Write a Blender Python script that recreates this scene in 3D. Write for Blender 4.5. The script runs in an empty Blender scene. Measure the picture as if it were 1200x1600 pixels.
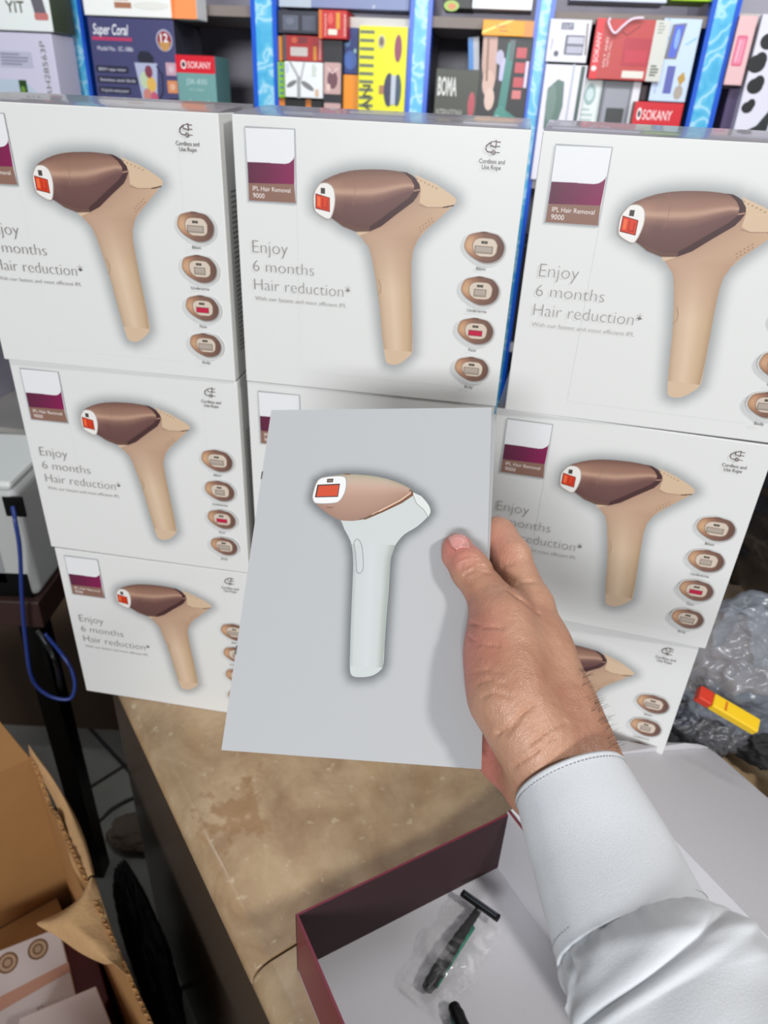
import bpy, bmesh, math, random
import numpy as np
from mathutils import Vector, Matrix, noise

# ------------------------------------------------------------------ camera
sc = bpy.context.scene
F_PX = 1109.0
PITCH, ROLL = 0.5248, 0.0499
CZ = 1.622
cp, sp_ = math.cos(PITCH), math.sin(PITCH)
FW = Vector((0, cp, -sp_)); RT0 = Vector((1, 0, 0)); UP0 = RT0.cross(FW)
RT = RT0*math.cos(ROLL) + UP0*math.sin(ROLL)
UP = -RT0*math.sin(ROLL) + UP0*math.cos(ROLL)
CAM = Vector((0, 0, CZ))
cd = bpy.data.cameras.new('camera'); cam = bpy.data.objects.new('camera', cd)
sc.collection.objects.link(cam); sc.camera = cam
cam.matrix_world = Matrix(((RT.x, UP.x, -FW.x, CAM.x), (RT.y, UP.y, -FW.y, CAM.y), (RT.z, UP.z, -FW.z, CAM.z), (0, 0, 0, 1)))
cd.sensor_fit = 'HORIZONTAL'; cd.sensor_width = 24.0; cd.lens = F_PX/1200*24.0
cd.clip_start = 0.02; cd.clip_end = 50
cd.dof.use_dof = True; cd.dof.focus_distance = 0.455; cd.dof.aperture_fstop = 9.0

# ------------------------------------------------------------------ light
sc.view_settings.view_transform = 'Standard'; sc.view_settings.look = 'None'
sc.view_settings.exposure = 0.0; sc.view_settings.gamma = 1.0
sc.view_settings.use_curve_mapping = False
w = bpy.data.worlds.new('world'); sc.world = w; w.use_nodes = True
w.node_tree.nodes['Background'].inputs[0].default_value = (0.93, 0.96, 1.0, 1)
w.node_tree.nodes['Background'].inputs[1].default_value = 0.20

def area(name, loc, target, sx, sy, power, col):
    l = bpy.data.lights.new(name, 'AREA'); l.shape = 'RECTANGLE'; l.size = sx; l.size_y = sy
    l.energy = power; l.color = col
    o = bpy.data.objects.new(name, l); sc.collection.objects.link(o)
    o.location = loc; d = Vector(target)-Vector(loc)
    o.rotation_euler = d.to_track_quat('-Z', 'Y').to_euler()
    o['label'] = 'ceiling key lamp or added fill lamp'; return o
area('key_or_fill_lamp', (1.45, -0.55, 2.95), (0.05, 0.4, 1.3), 0.24, 0.24, 27, (1.0, 0.98, 0.95))
area('key_or_fill_lamp', (-0.6, -3.2, 2.35), (0.0, 0.7, 1.2), 1.6, 0.5, 110, (0.95, 0.98, 1.0))  # fill added behind the camera, low and far, to brighten the box fronts
area('key_or_fill_lamp', (0.0, 0.9, 2.55), (0.0, 2.0, 1.85), 1.6, 0.25, 17, (0.92, 0.96, 1.0))  # fill added to light the shelves, turned so it misses the booklet

# ------------------------------------------------------------------ helpers
def P(px, py, depth):                       # a point seen at a pixel, at a distance along the view axis
    return CAM + (FW + RT*((px-600)/F_PX) - UP*((py-800)/F_PX))*depth
def onz(px, py, z):
    v = FW + RT*((px-600)/F_PX) - UP*((py-800)/F_PX)
    return CAM + v*((z-CZ)/v.z)
def lin(c):
    o = []
    for x in c[:3]:
        x = x/255.0
        o.append(x/12.92 if x <= 0.04045 else ((x+0.055)/1.055)**2.4)
    return (o[0], o[1], o[2], 1.0)
def link(o): sc.collection.objects.link(o); return o
def tag(o, label=None, cat=None, group=None, kind=None):
    if label: o['label'] = label
    if cat: o['category'] = cat
    if group: o['group'] = group
    if kind: o['kind'] = kind
    return o
def empty(name, loc, rz=0, label=None, cat=None, group=None):
    o = link(bpy.data.objects.new(name, None)); o.location = loc; o.rotation_euler = (0, 0, rz)
    o.empty_display_size = 0.02
    return tag(o, label, cat, group)
def mk(name, verts, faces, mat, parent=None, smooth=False, world=False, bevel=0, seg=2, mats=None, fm=None):
    me = bpy.data.meshes.new(name); me.from_pydata([tuple(v) for v in verts], [], faces); me.update()
    for m in (mats or [mat]): me.materials.append(m)
    if fm:
        for i, p in enumerate(me.polygons): p.material_index = fm[i]
    if smooth:
        me.polygons.foreach_set('use_smooth', [True]*len(me.polygons))
    o = link(bpy.data.objects.new(name, me))
    if parent: o.parent = parent
    if bevel:
        b = o.modifiers.new('b', 'BEVEL'); b.width = bevel; b.segments = seg; b.limit_method = 'ANGLE'
    return o
def box_geo(x0, x1, y0, y1, z0, z1):
    v = [(x0,y0,z0),(x1,y0,z0),(x1,y1,z0),(x0,y1,z0),(x0,y0,z1),(x1,y0,z1),(x1,y1,z1),(x0,y1,z1)]
    f = [(0,3,2,1),(4,5,6,7),(0,1,5,4),(1,2,6,5),(2,3,7,6),(3,0,4,7)]
    return v, f
def bx(name, r, mat, parent=None, bevel=0, **k):
    v, f = box_geo(*r); return mk(name, v, f, mat, parent, bevel=bevel, **k)
def prism(name, quad, t, mat, parent=None, bevel=0):      # a slab: polygon in space and a thickness vector
    n = len(quad); t = Vector(t)
    v = [Vector(q) for q in quad] + [Vector(q)+t for q in quad]
    f = [tuple(range(n))[::-1], tuple(range(n, 2*n))] + [(i, (i+1) % n, n+(i+1) % n, n+i) for i in range(n)]
    o = mk(name, v, f, mat, parent, bevel=bevel)
    bm = bmesh.new(); bm.from_mesh(o.data); bmesh.ops.recalc_face_normals(bm, faces=bm.faces); bm.to_mesh(o.data); bm.free()
    return o
def tube_geo(pts, rad, n=10, closed=False):
    pts = [Vector(p) for p in pts]; V = []; Fc = []; N = len(pts)
    up = Vector((0.13, 0.21, 0.97))
    for i, p in enumerate(pts):
        a = pts[(i-1) % N] if (closed or i) else pts[0]; b = pts[(i+1) % N] if (closed or i < N-1) else pts[-1]
        t = (b-a).normalized(); s = t.cross(up).normalized(); q = s.cross(t)
        r = rad[i] if isinstance(rad, (list, tuple)) else rad
        for k in range(n):
            an = 2*math.pi*k/n; V.append(p + s*math.cos(an)*r + q*math.sin(an)*r)
    for i in range(N if closed else N-1):
        for k in range(n):
            a = i*n+k; b = i*n+(k+1) % n; c = ((i+1) % N)*n
            Fc.append((a, b, c+(k+1) % n, c+k))
    if not closed: Fc += [tuple(range(n))[::-1], tuple(range((N-1)*n, N*n))]
    return V, Fc
def spline(pts, m=8):
    pts = [Vector(p) for p in pts]; out = []
    for i in range(len(pts)-1):
        p0 = pts[max(i-1, 0)]; p1 = pts[i]; p2 = pts[i+1]; p3 = pts[min(i+2, len(pts)-1)]
        for k in range(m):
            t = k/m
            out.append(0.5*((2*p1)+(p2-p0)*t+(2*p0-5*p1+4*p2-p3)*t*t+(3*p1-p0-3*p2+p3)*t**3))
    out.append(pts[-1]); return out
def copy_tree(o, parent=None):
    c = o.copy(); link(c)
    if parent is not None: c.parent = parent
    for ch in list(o.children): copy_tree(ch, c)
    return c

# ------------------------------------------------------------------ materials
def mat(name, col, rough=0.5, metal=0.0, bump=0.0, bscale=200, var=0.0, vscale=5, coat=0, sss=0, spec=0.5, alpha=1, trans=0):
    m = bpy.data.materials.new(name); m.use_nodes = True; nt = m.node_tree; b = nt.nodes['Principled BSDF']
    c = lin(col); b.inputs['Base Color'].default_value = c
    b.inputs['Roughness'].default_value = rough; b.inputs['Metallic'].default_value = metal
    b.inputs['Coat Weight'].default_value = coat; b.inputs['Specular IOR Level'].default_value = spec
    b.inputs['Alpha'].default_value = alpha; b.inputs['Transmission Weight'].default_value = trans
    if sss:
        b.inputs['Subsurface Weight'].default_value = sss; b.inputs['Subsurface Radius'].default_value = (1, .35, .2)
        b.inputs['Subsurface Scale'].default_value = 0.004
    tc = nt.nodes.new('ShaderNodeTexCoord')
    if var:
        n = nt.nodes.new('ShaderNodeTexNoise'); n.inputs['Scale'].default_value = vscale; n.inputs['Detail'].default_value = 6
        mx = nt.nodes.new('ShaderNodeMix'); mx.data_type = 'RGBA'
        mx.inputs[6].default_value = tuple(x*(1-var) for x in c[:3])+(1,); mx.inputs[7].default_value = tuple(min(1, x*(1+var)) for x in c[:3])+(1,)
        nt.links.new(tc.outputs['Object'], n.inputs['Vector']); nt.links.new(n.outputs['Fac'], mx.inputs[0]); nt.links.new(mx.outputs[2], b.inputs['Base Color'])
    if bump:
        n = nt.nodes.new('ShaderNodeTexNoise'); n.inputs['Scale'].default_value = bscale; n.inputs['Detail'].default_value = 4
        bp = nt.nodes.new('ShaderNodeBump'); bp.inputs['Strength'].default_value = bump; bp.inputs['Distance'].default_value = 0.002
        nt.links.new(tc.outputs['Object'], n.inputs['Vector']); nt.links.new(n.outputs['Fac'], bp.inputs['Height']); nt.links.new(bp.outputs['Normal'], b.inputs['Normal'])
    return m
def print_mat(name, rough=0.4, coat=0.0):
    m = bpy.data.materials.new(name); m.use_nodes = True; nt = m.node_tree; b = nt.nodes['Principled BSDF']
    a = nt.nodes.new('ShaderNodeAttribute'); a.attribute_name = 'ink'
    nt.links.new(a.outputs['Color'], b.inputs['Base Color']); b.inputs['Roughness'].default_value = rough; b.inputs['Coat Weight'].default_value = coat
    return m
M = {}
BOARD = (226, 226, 224)
M['board'] = mat('white coated board', BOARD, 0.38)
M['board_top'] = mat('white board greyed for reflection', (128, 124, 128), 0.25, coat=0.3)  # white board coloured grey to stand for the dark shelving reflected in it
M['board_edge'] = mat('grey board edge', (150, 140, 128), 0.8)
M['print'] = print_mat('printed board', 0.38)
M['print_gloss'] = print_mat('printed glossy paper', 0.3)
M['print_shop'] = print_mat('printed shelf packaging', 0.35)
M['paper'] = mat('booklet paper', (184, 185, 187), 0.3)
M['staple'] = mat('steel staple', (170, 170, 170), 0.3, metal=1)
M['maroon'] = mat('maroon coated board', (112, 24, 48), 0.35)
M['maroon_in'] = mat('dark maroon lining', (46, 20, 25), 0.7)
M['liner'] = mat('white felt lined board', (206, 204, 208), 0.8, bump=0.25, bscale=1200)
M['blackp'] = mat('black plastic', (5, 5, 6), 0.4, spec=.25)
M['greenp'] = mat('green rubber', (10, 110, 84), 0.5)
M['steel'] = mat('blade steel', (90, 96, 104), 0.35, metal=0.7)
M['cloth'] = mat('white shirt cotton', (226, 228, 232), 0.85, bump=0.35, bscale=2400)
M['thread'] = mat('shirt stitching', (150, 150, 154), 0.9)
M['cardboard'] = mat('brown cardboard', (172, 126, 76), 0.85, var=0.12, vscale=9, bump=0.2, bscale=300)
M['cardboard_torn'] = mat('torn cardboard liner', (196, 156, 110), 0.9, var=0.15, vscale=40, bump=0.6, bscale=160)
M['blue'] = mat('solid blue laminate', (10, 84, 205), 0.3)
M['shelf_white'] = mat('grey white laminate', (205, 203, 205), 0.5)
M['shelf_in'] = mat('lilac grey panel', (176, 172, 184), 0.5)
M['shelf_edge'] = mat('worn shelf edge', (196, 192, 186), 0.5, var=0.1, vscale=8)
M['shelf_brown'] = mat('worn brown shelf edge', (128, 116, 110), 0.5, var=0.15, vscale=6)
M['black_rubber'] = mat('black cable', (10, 11, 13), 0.4)
M['bluecable'] = mat('blue network cable', (40, 60, 130), 0.35)
M['device'] = mat('grey white plastic casing', (190, 190, 188), 0.4)
M['darkwood'] = mat('dark red brown wood', (52, 30, 26), 0.5, var=0.25, vscale=6)
M['brownpanel'] = mat('brown panel', (92, 72, 54), 0.6, var=0.15, vscale=4)
M['wallpaint'] = mat('beige wall', (150, 132, 112), 0.8, var=0.05, vscale=2)
M['black'] = mat('black fabric', (14, 14, 16), 0.7, bump=0.4, bscale=30)
M['blackgloss'] = mat('black film', (18, 20, 24), 0.25)
def skin_mat():
    m = mat('skin', (205, 148, 120), 0.42, sss=0.1, spec=.5)
    nt = m.node_tree; b = nt.nodes['Principled BSDF']; tc = nt.nodes.new('ShaderNodeTexCoord')
    n = nt.nodes.new('ShaderNodeTexNoise'); n.inputs['Scale'].default_value = 26; n.inputs['Detail'].default_value = 5
    r = nt.nodes.new('ShaderNodeValToRGB'); r.color_ramp.elements[0].color = lin((174, 122, 98)); r.color_ramp.elements[1].color = lin((190, 144, 118))
    r.color_ramp.elements[0].position = .35; r.color_ramp.elements[1].position = .62
    nt.links.new(tc.outputs['Object'], n.inputs['Vector']); nt.links.new(n.outputs['Fac'], r.inputs[0])
    a = nt.nodes.new('ShaderNodeAttribute'); a.attribute_name = 'flush'
    mx = nt.nodes.new('ShaderNodeMix'); mx.data_type = 'RGBA'; mx.inputs[7].default_value = lin((206, 126, 116))
    nt.links.new(a.outputs['Fac'], mx.inputs[0]); nt.links.new(r.outputs[0], mx.inputs[6]); nt.links.new(mx.outputs[2], b.inputs['Base Color'])
    v = nt.nodes.new('ShaderNodeTexVoronoi'); v.feature = 'DISTANCE_TO_EDGE'; v.inputs['Scale'].default_value = 620
    n2 = nt.nodes.new('ShaderNodeTexNoise'); n2.inputs['Scale'].default_value = 150; n2.inputs['Detail'].default_value = 6
    mm = nt.nodes.new('ShaderNodeMath'); mm.operation = 'MULTIPLY_ADD'; mm.inputs[1].default_value = .35
    nt.links.new(tc.outputs['Object'], v.inputs['Vector']); nt.links.new(tc.outputs['Object'], n2.inputs['Vector'])
    nt.links.new(v.outputs['Distance'], mm.inputs[0]); nt.links.new(n2.outputs['Fac'], mm.inputs[2])
    bp = nt.nodes.new('ShaderNodeBump'); bp.inputs['Strength'].default_value = .5; bp.inputs['Distance'].default_value = .0018
    nt.links.new(mm.outputs[0], bp.inputs['Height']); nt.links.new(bp.outputs['Normal'], b.inputs['Normal'])
    return m
M['skin'] = skin_mat()
M['nail'] = mat('fingernail', (214, 150, 142), 0.25, coat=0.3)
M['hair'] = mat('arm hair', (40, 28, 22), 0.6)
def marble():
    m = bpy.data.materials.new('beige marble'); m.use_nodes = True; nt = m.node_tree; b = nt.nodes['Principled BSDF']; b.inputs['Roughness'].default_value = .3; b.inputs['Coat Weight'].default_value = .35; b.inputs['Coat Roughness'].default_value = .15
    tc = nt.nodes.new('ShaderNodeTexCoord')
    n = nt.nodes.new('ShaderNodeTexNoise'); n.inputs['Scale'].default_value = 13; n.inputs['Detail'].default_value = 9; n.inputs['Roughness'].default_value = .62; n.inputs['Distortion'].default_value = .4
    r = nt.nodes.new('ShaderNodeValToRGB'); e = r.color_ramp.elements
    e[0].position = .3; e[0].color = lin((148, 118, 86)); e[1].position = .72; e[1].color = lin((200, 174, 140)); k = r.color_ramp.elements.new(.5); k.color = lin((178, 150, 116))
    nt.links.new(tc.outputs['Object'], n.inputs['Vector']); nt.links.new(n.outputs['Fac'], r.inputs[0])
    # pale flecks
    v = nt.nodes.new('ShaderNodeTexNoise'); v.inputs['Scale'].default_value = 70; v.inputs['Detail'].default_value = 3
    vr = nt.nodes.new('ShaderNodeValToRGB'); vr.color_ramp.elements[0].position = .63; vr.color_ramp.elements[1].position = .72
    nt.links.new(tc.outputs['Object'], v.inputs['Vector']); nt.links.new(v.outputs['Fac'], vr.inputs[0])
    m1 = nt.nodes.new('ShaderNodeMix'); m1.data_type = 'RGBA'; m1.inputs[7].default_value = lin((214, 198, 168))
    mu = nt.nodes.new('ShaderNodeMath'); mu.operation = 'MULTIPLY'; mu.inputs[1].default_value = .55
    nt.links.new(vr.outputs[0], mu.inputs[0]); nt.links.new(mu.outputs[0], m1.inputs[0]); nt.links.new(r.outputs[0], m1.inputs[6])
    # a rusty stain: a noisy patch around one spot of the slab
    geo = nt.nodes.new('ShaderNodeNewGeometry'); vm = nt.nodes.new('ShaderNodeVectorMath'); vm.operation = 'SUBTRACT'; vm.inputs[1].default_value = (-0.157, 0.537, 0.9)
    sc_ = nt.nodes.new('ShaderNodeVectorMath'); sc_.operation = 'MULTIPLY'; sc_.inputs[1].default_value = (18, 15, 4)
    ln = nt.nodes.new('ShaderNodeVectorMath'); ln.operation = 'LENGTH'
    nt.links.new(geo.outputs['Position'], vm.inputs[0]); nt.links.new(vm.outputs[0], sc_.inputs[0]); nt.links.new(sc_.outputs[0], ln.inputs[0])
    n3 = nt.nodes.new('ShaderNodeTexNoise'); n3.inputs['Scale'].default_value = 55; n3.inputs['Detail'].default_value = 6
    nt.links.new(tc.outputs['Object'], n3.inputs['Vector'])
    a1 = nt.nodes.new('ShaderNodeMath'); a1.operation = 'MULTIPLY_ADD'; a1.inputs[1].default_value = 2.6; nt.links.new(n3.outputs['Fac'], a1.inputs[0])
    sb = nt.nodes.new('ShaderNodeMath'); sb.operation = 'SUBTRACT'; sb.inputs[0].default_value = 0; nt.links.new(ln.outputs['Value'], sb.inputs[1]); nt.links.new(sb.outputs[0], a1.inputs[2])
    sr = nt.nodes.new('ShaderNodeValToRGB'); sr.color_ramp.elements[0].position = .62; sr.color_ramp.elements[0].color = (0, 0, 0, 1); sr.color_ramp.elements[1].position = .95; sr.color_ramp.elements[1].color = (.55, .55, .55, 1)
    nt.links.new(a1.outputs[0], sr.inputs[0])
    m2 = nt.nodes.new('ShaderNodeMix'); m2.data_type = 'RGBA'; m2.inputs[7].default_value = lin((140, 94, 42))
    nt.links.new(sr.outputs[0], m2.inputs[0]); nt.links.new(m1.outputs[2], m2.inputs[6]); nt.links.new(m2.outputs[2], b.inputs['Base Color'])
    return m
M['marble'] = marble()
def blue_marble():
    m = bpy.data.materials.new('sky blue marbled laminate'); m.use_nodes = True; nt = m.node_tree; b = nt.nodes['Principled BSDF']; b.inputs['Roughness'].default_value = .3
    tc = nt.nodes.new('ShaderNodeTexCoord'); n = nt.nodes.new('ShaderNodeTexNoise'); n.inputs['Scale'].default_value = 9; n.inputs['Detail'].default_value = 3
    mp = nt.nodes.new('ShaderNodeVectorMath'); mp.operation = 'MULTIPLY_ADD'; mp.inputs[1].default_value = (.35, .35, .35)
    nt.links.new(tc.outputs['Object'], n.inputs['Vector']); nt.links.new(n.outputs['Color'], mp.inputs[0]); nt.links.new(tc.outputs['Object'], mp.inputs[2])
    v = nt.nodes.new('ShaderNodeTexVoronoi'); v.feature = 'DISTANCE_TO_EDGE'; v.inputs['Scale'].default_value = 13; nt.links.new(mp.outputs[0], v.inputs['Vector'])
    r = nt.nodes.new('ShaderNodeValToRGB'); e = r.color_ramp.elements
    e[0].position = 0; e[0].color = lin((176, 222, 240)); e[1].position = .34; e[1].color = lin((70, 172, 216)); k = e.new(.12); k.color = lin((96, 188, 224))
    nt.links.new(v.outputs['Distance'], r.inputs[0]); nt.links.new(r.outputs[0], b.inputs['Base Color'])
    return m
M['bluemarble'] = blue_marble()
def film(name, col, a, rough=.2):
    m = bpy.data.materials.new(name); m.use_nodes = True; nt = m.node_tree; b = nt.nodes['Principled BSDF']
    b.inputs['Base Color'].default_value = lin(col); b.inputs['Roughness'].default_value = rough; b.inputs['Alpha'].default_value = a
    b.inputs['Specular IOR Level'].default_value = .8
    return m
M['film'] = film('clear plastic film', (235, 232, 232), .08, .08)
_nt = M['film'].node_tree; _n = _nt.nodes.new('ShaderNodeTexNoise'); _n.inputs['Scale'].default_value = 38; _n.inputs['Detail'].default_value = 3; _n.inputs['Distortion'].default_value = 1.5
_r = _nt.nodes.new('ShaderNodeMapRange'); _r.inputs[1].default_value = .47; _r.inputs[2].default_value = .72; _r.inputs[3].default_value = .03; _r.inputs[4].default_value = .34
_t = _nt.nodes.new('ShaderNodeTexCoord'); _nt.links.new(_t.outputs['Object'], _n.inputs['Vector']); _nt.links.new(_n.outputs['Fac'], _r.inputs[0]); _nt.links.new(_r.outputs[0], _nt.nodes['Principled BSDF'].inputs['Alpha'])
M['bag'] = film('translucent white plastic bag', (146, 152, 164), .5, .25)
M['bag2'] = film('thin grey plastic film', (96, 96, 100), .7, .35)
def tile_floor():
    m = bpy.data.materials.new('grey floor tiles'); m.use_nodes = True; nt = m.node_tree; b = nt.nodes['Principled BSDF']; b.inputs['Roughness'].default_value = .4
    tc = nt.nodes.new('ShaderNodeTexCoord'); mp = nt.nodes.new('ShaderNodeMapping'); mp.inputs['Rotation'].default_value = (0, 0, .72); mp.inputs['Location'].default_value = (.19, .05, 0)
    br = nt.nodes.new('ShaderNodeTexBrick'); br.offset = 0; br.inputs['Scale'].default_value = 1; br.inputs['Brick Width'].default_value = .6; br.inputs['Row Height'].default_value = .6
    br.inputs['Mortar Size'].default_value = .006; br.inputs['Color1'].default_value = lin((178, 176, 168)); br.inputs['Color2'].default_value = lin((170, 168, 160)); br.inputs['Mortar'].default_value = lin((60, 52, 46))
    n = nt.nodes.new('ShaderNodeTexNoise'); n.inputs['Scale'].default_value = 7; n.inputs['Detail'].default_value = 8
    mx = nt.nodes.new('ShaderNodeMix'); mx.data_type = 'RGBA'; mx.blend_type = 'MULTIPLY'; mx.inputs[0].default_value = .4
    nt.links.new(tc.outputs['Object'], mp.inputs['Vector']); nt.links.new(mp.outputs[0], br.inputs['Vector']); nt.links.new(tc.outputs['Object'], n.inputs['Vector'])
    nt.links.new(br.outputs['Color'], mx.inputs[6]); nt.links.new(n.outputs['Fac'], mx.inputs[7]); nt.links.new(mx.outputs[2], b.inputs['Base Color'])
    return m
M['floor'] = tile_floor()

# ------------------------------------------------------------------ printed artwork (flat ink shapes on a face, millimetres)
TXT = {}
def text_mesh(s, thin=0.0, shear=0.0):
    key = (s, thin, shear)
    if key in TXT: return TXT[key]
    c = bpy.data.curves.new('t', 'FONT'); c.body = s; c.size = 1.0; c.offset = thin; c.shear = shear; c.resolution_u = 3
    o = bpy.data.objects.new('t', c); link(o); bpy.context.view_layer.update()
    dg = bpy.context.evaluated_depsgraph_get(); me = bpy.data.meshes.new_from_object(o.evaluated_get(dg))
    vs = [(v.co.x, v.co.y) for v in me.vertices]; fs = [tuple(p.vertices) for p in me.polygons]
    bpy.data.objects.remove(o); bpy.data.meshes.remove(me); bpy.data.curves.remove(c)
    if vs:
        x0 = min(v[0] for v in vs); wd = max(v[0] for v in vs)-x0; cap = 0.69
        vs = [((v[0]-x0), v[1]) for v in vs]
    else: wd = 1; cap = .69
    TXT[key] = (vs, fs, wd, cap); return TXT[key]
class Art:
    def __init__(s): s.v = []; s.f = []; s.c = []; s.h = 0
    def layer(s): s.h += 1
    def poly(s, pts, col):
        s.layer(); b = len(s.v)
        ar = sum(pts[i][0]*pts[(i+1) % len(pts)][1]-pts[(i+1) % len(pts)][0]*pts[i][1] for i in range(len(pts)))
        if ar < 0: pts = pts[::-1]
        s.v += [(p[0], p[1], s.h) for p in pts]; s.f.append(tuple(range(b, b+len(pts)))); s.c.append([lin(col)]*len(pts))
    def rect(s, x0, y0, x1, y1, col): s.poly([(x0, y0), (x1, y0), (x1, y1), (x0, y1)], col)
    def ell(s, cx, cy, rx, ry, col, n=28, rot=0):
        c, q = math.cos(rot), math.sin(rot)
        s.poly([(cx+rx*math.cos(2*math.pi*i/n)*c-ry*math.sin(2*math.pi*i/n)*q, cy+rx*math.cos(2*math.pi*i/n)*q+ry*math.sin(2*math.pi*i/n)*c) for i in range(n)], col)
    def rrect(s, x0, y0, x1, y1, r, col):
        p = []
        for cx, cy, a in ((x1-r, y1-r, 0), (x0+r, y1-r, 90), (x0+r, y0+r, 180), (x1-r, y0+r, 270)):
            for k in range(6):
                t = math.radians(a+k*18); p.append((cx+r*math.cos(t), cy+r*math.sin(t)))
        s.poly(p, col)
    def line(s, pts, wd, col):
        s.layer()
        for i in range(len(pts)-1):
            a = Vector(pts[i]); b = Vector(pts[i+1]); d = (b-a)
            if d.length < 1e-6: continue
            d.normalize(); n = Vector((-d.y, d.x))*wd/2; a = a-d*wd*.3; b = b+d*wd*.3; k = len(s.v)
            s.v += [(q.x, q.y, s.h) for q in (a-n, b-n, b+n, a+n)]; s.f.append((k, k+1, k+2, k+3)); s.c.append([lin(col)]*4)
    def grid(s, rows, colf):                       # rows of points, colour by (u along, v across)
        s.layer(); b = len(s.v); m = len(rows[0]); n = len(rows)
        for r in rows: s.v += [(p[0], p[1], s.h) for p in r]
        for i in range(n-1):
            for j in range(m-1):
                q = (b+i*m+j, b+i*m+j+1, b+(i+1)*m+j+1, b+(i+1)*m+j)
                pa, pb, pc = s.v[q[0]], s.v[q[1]], s.v[q[2]]
                cc = [lin(colf((j)/(m-1), i/(n-1))), lin(colf((j+1)/(m-1), i/(n-1))), lin(colf((j+1)/(m-1), (i+1)/(n-1))), lin(colf(j/(m-1), (i+1)/(n-1)))]
                if (pb[0]-pa[0])*(pc[1]-pa[1])-(pb[1]-pa[1])*(pc[0]-pa[0]) < 0: q = q[::-1]; cc = cc[::-1]
                s.f.append(q); s.c.append(cc)
    def text(s, t, x, y, cap, col, width=None, thin=0.0, rot=0, shear=0, align='L'):
        vs, fs, wd, cp_ = text_mesh(t, thin, shear); s.layer(); b = len(s.v)
        ky = cap/cp_; kx = (width/wd) if width else ky
        off = 0 if align == 'L' else -(wd*kx)/2
        c, q = math.cos(rot), math.sin(rot)
        for vx, vy in vs:
            X = vx*kx+off; Y = vy*ky; s.v.append((x+X*c-Y*q, y+X*q+Y*c, s.h))
        for f in fs: s.f.append(tuple(b+i for i in f)); s.c.append([lin(col)]*len(f))
    def build(s, name, parent, material, fn, dh=0.00002):
        me = bpy.data.meshes.new(name)
        me.from_pydata([tuple(fn(x/1000, y/1000, 0.0002+h*dh)) for x, y, h in s.v], [], s.f)
        at = me.color_attributes.new('ink', 'FLOAT_COLOR', 'CORNER')
        at.data.foreach_set('color', [k for f in s.c for q in f for k in q])
        me.materials.append(material); me.update()
        o = link(bpy.data.objects.new(name, me)); o.parent = parent; return o
def front(x, z, h): return (x, -h, z)
def mixc(a, b, t): t = max(0, min(1, t)); return tuple(a[i]+(b[i]-a[i])*t for i in range(3))
def ramp(stops, t):
    for i in range(len(stops)-1):
        if t <= stops[i+1][0]:
            a, b = stops[i], stops[i+1]; return mixc(a[1], b[1], (t-a[0])/max(1e-6, b[0]-a[0]))
    return stops[-1][1]
def resample(pts, xs):
    o = []
    for x in xs:
        for i in range(len(pts)-1):
            if x <= pts[i+1][0] or i == len(pts)-2:
                a, b = pts[i], pts[i+1]; t = (x-a[0])/max(1e-6, b[0]-a[0]); t = max(0, min(1, t)); o.append(a[1]+(b[1]-a[1])*t); break
    return o
def smooth_poly(pts, m=4):
    n = len(pts); out = []
    for i in range(n):
        p0, p1, p2, p3 = [Vector(pts[(i+k) % n]) for k in (-1, 0, 1, 2)]
        for k in range(m):
            t = k/m; q = 0.5*((2*p1)+(p2-p0)*t+(2*p0-5*p1+4*p2-p3)*t*t+(3*p1-p0-3*p2+p3)*t**3); out.append((q.x, q.y))
    return out
def halo(art, outline, x0, x1, y0, y1, step, rad, dark, base, gain=.8):
    P_ = np.array(outline); A = P_; B = np.roll(P_, -1, axis=0); D = B-A; L2 = (D**2).sum(1)+1e-9
    def colf_xy(x, y):
        q = np.array((x, y)); t = np.clip(((q-A)*D).sum(1)/L2, 0, 1); d = np.sqrt((((A+D*t[:, None])-q)**2).sum(1)).min()
        f = max(0, 1-d/rad); f = f*f*(3-2*f)*f; return mixc(base, dark, f*gain)
    nx = int((x1-x0)/step)+1; ny = int((y1-y0)/step)+1
    rows = [[(x0+(x1-x0)*j/(nx-1), y0+(y1-y0)*i/(ny-1)) for j in range(nx)] for i in range(ny)]
    art.grid(rows, lambda u, v: colf_xy(x0+u*(x1-x0), y0+v*(y1-y0)))
BW, BH, BD = 0.25, 0.2357, 0.098
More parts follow.
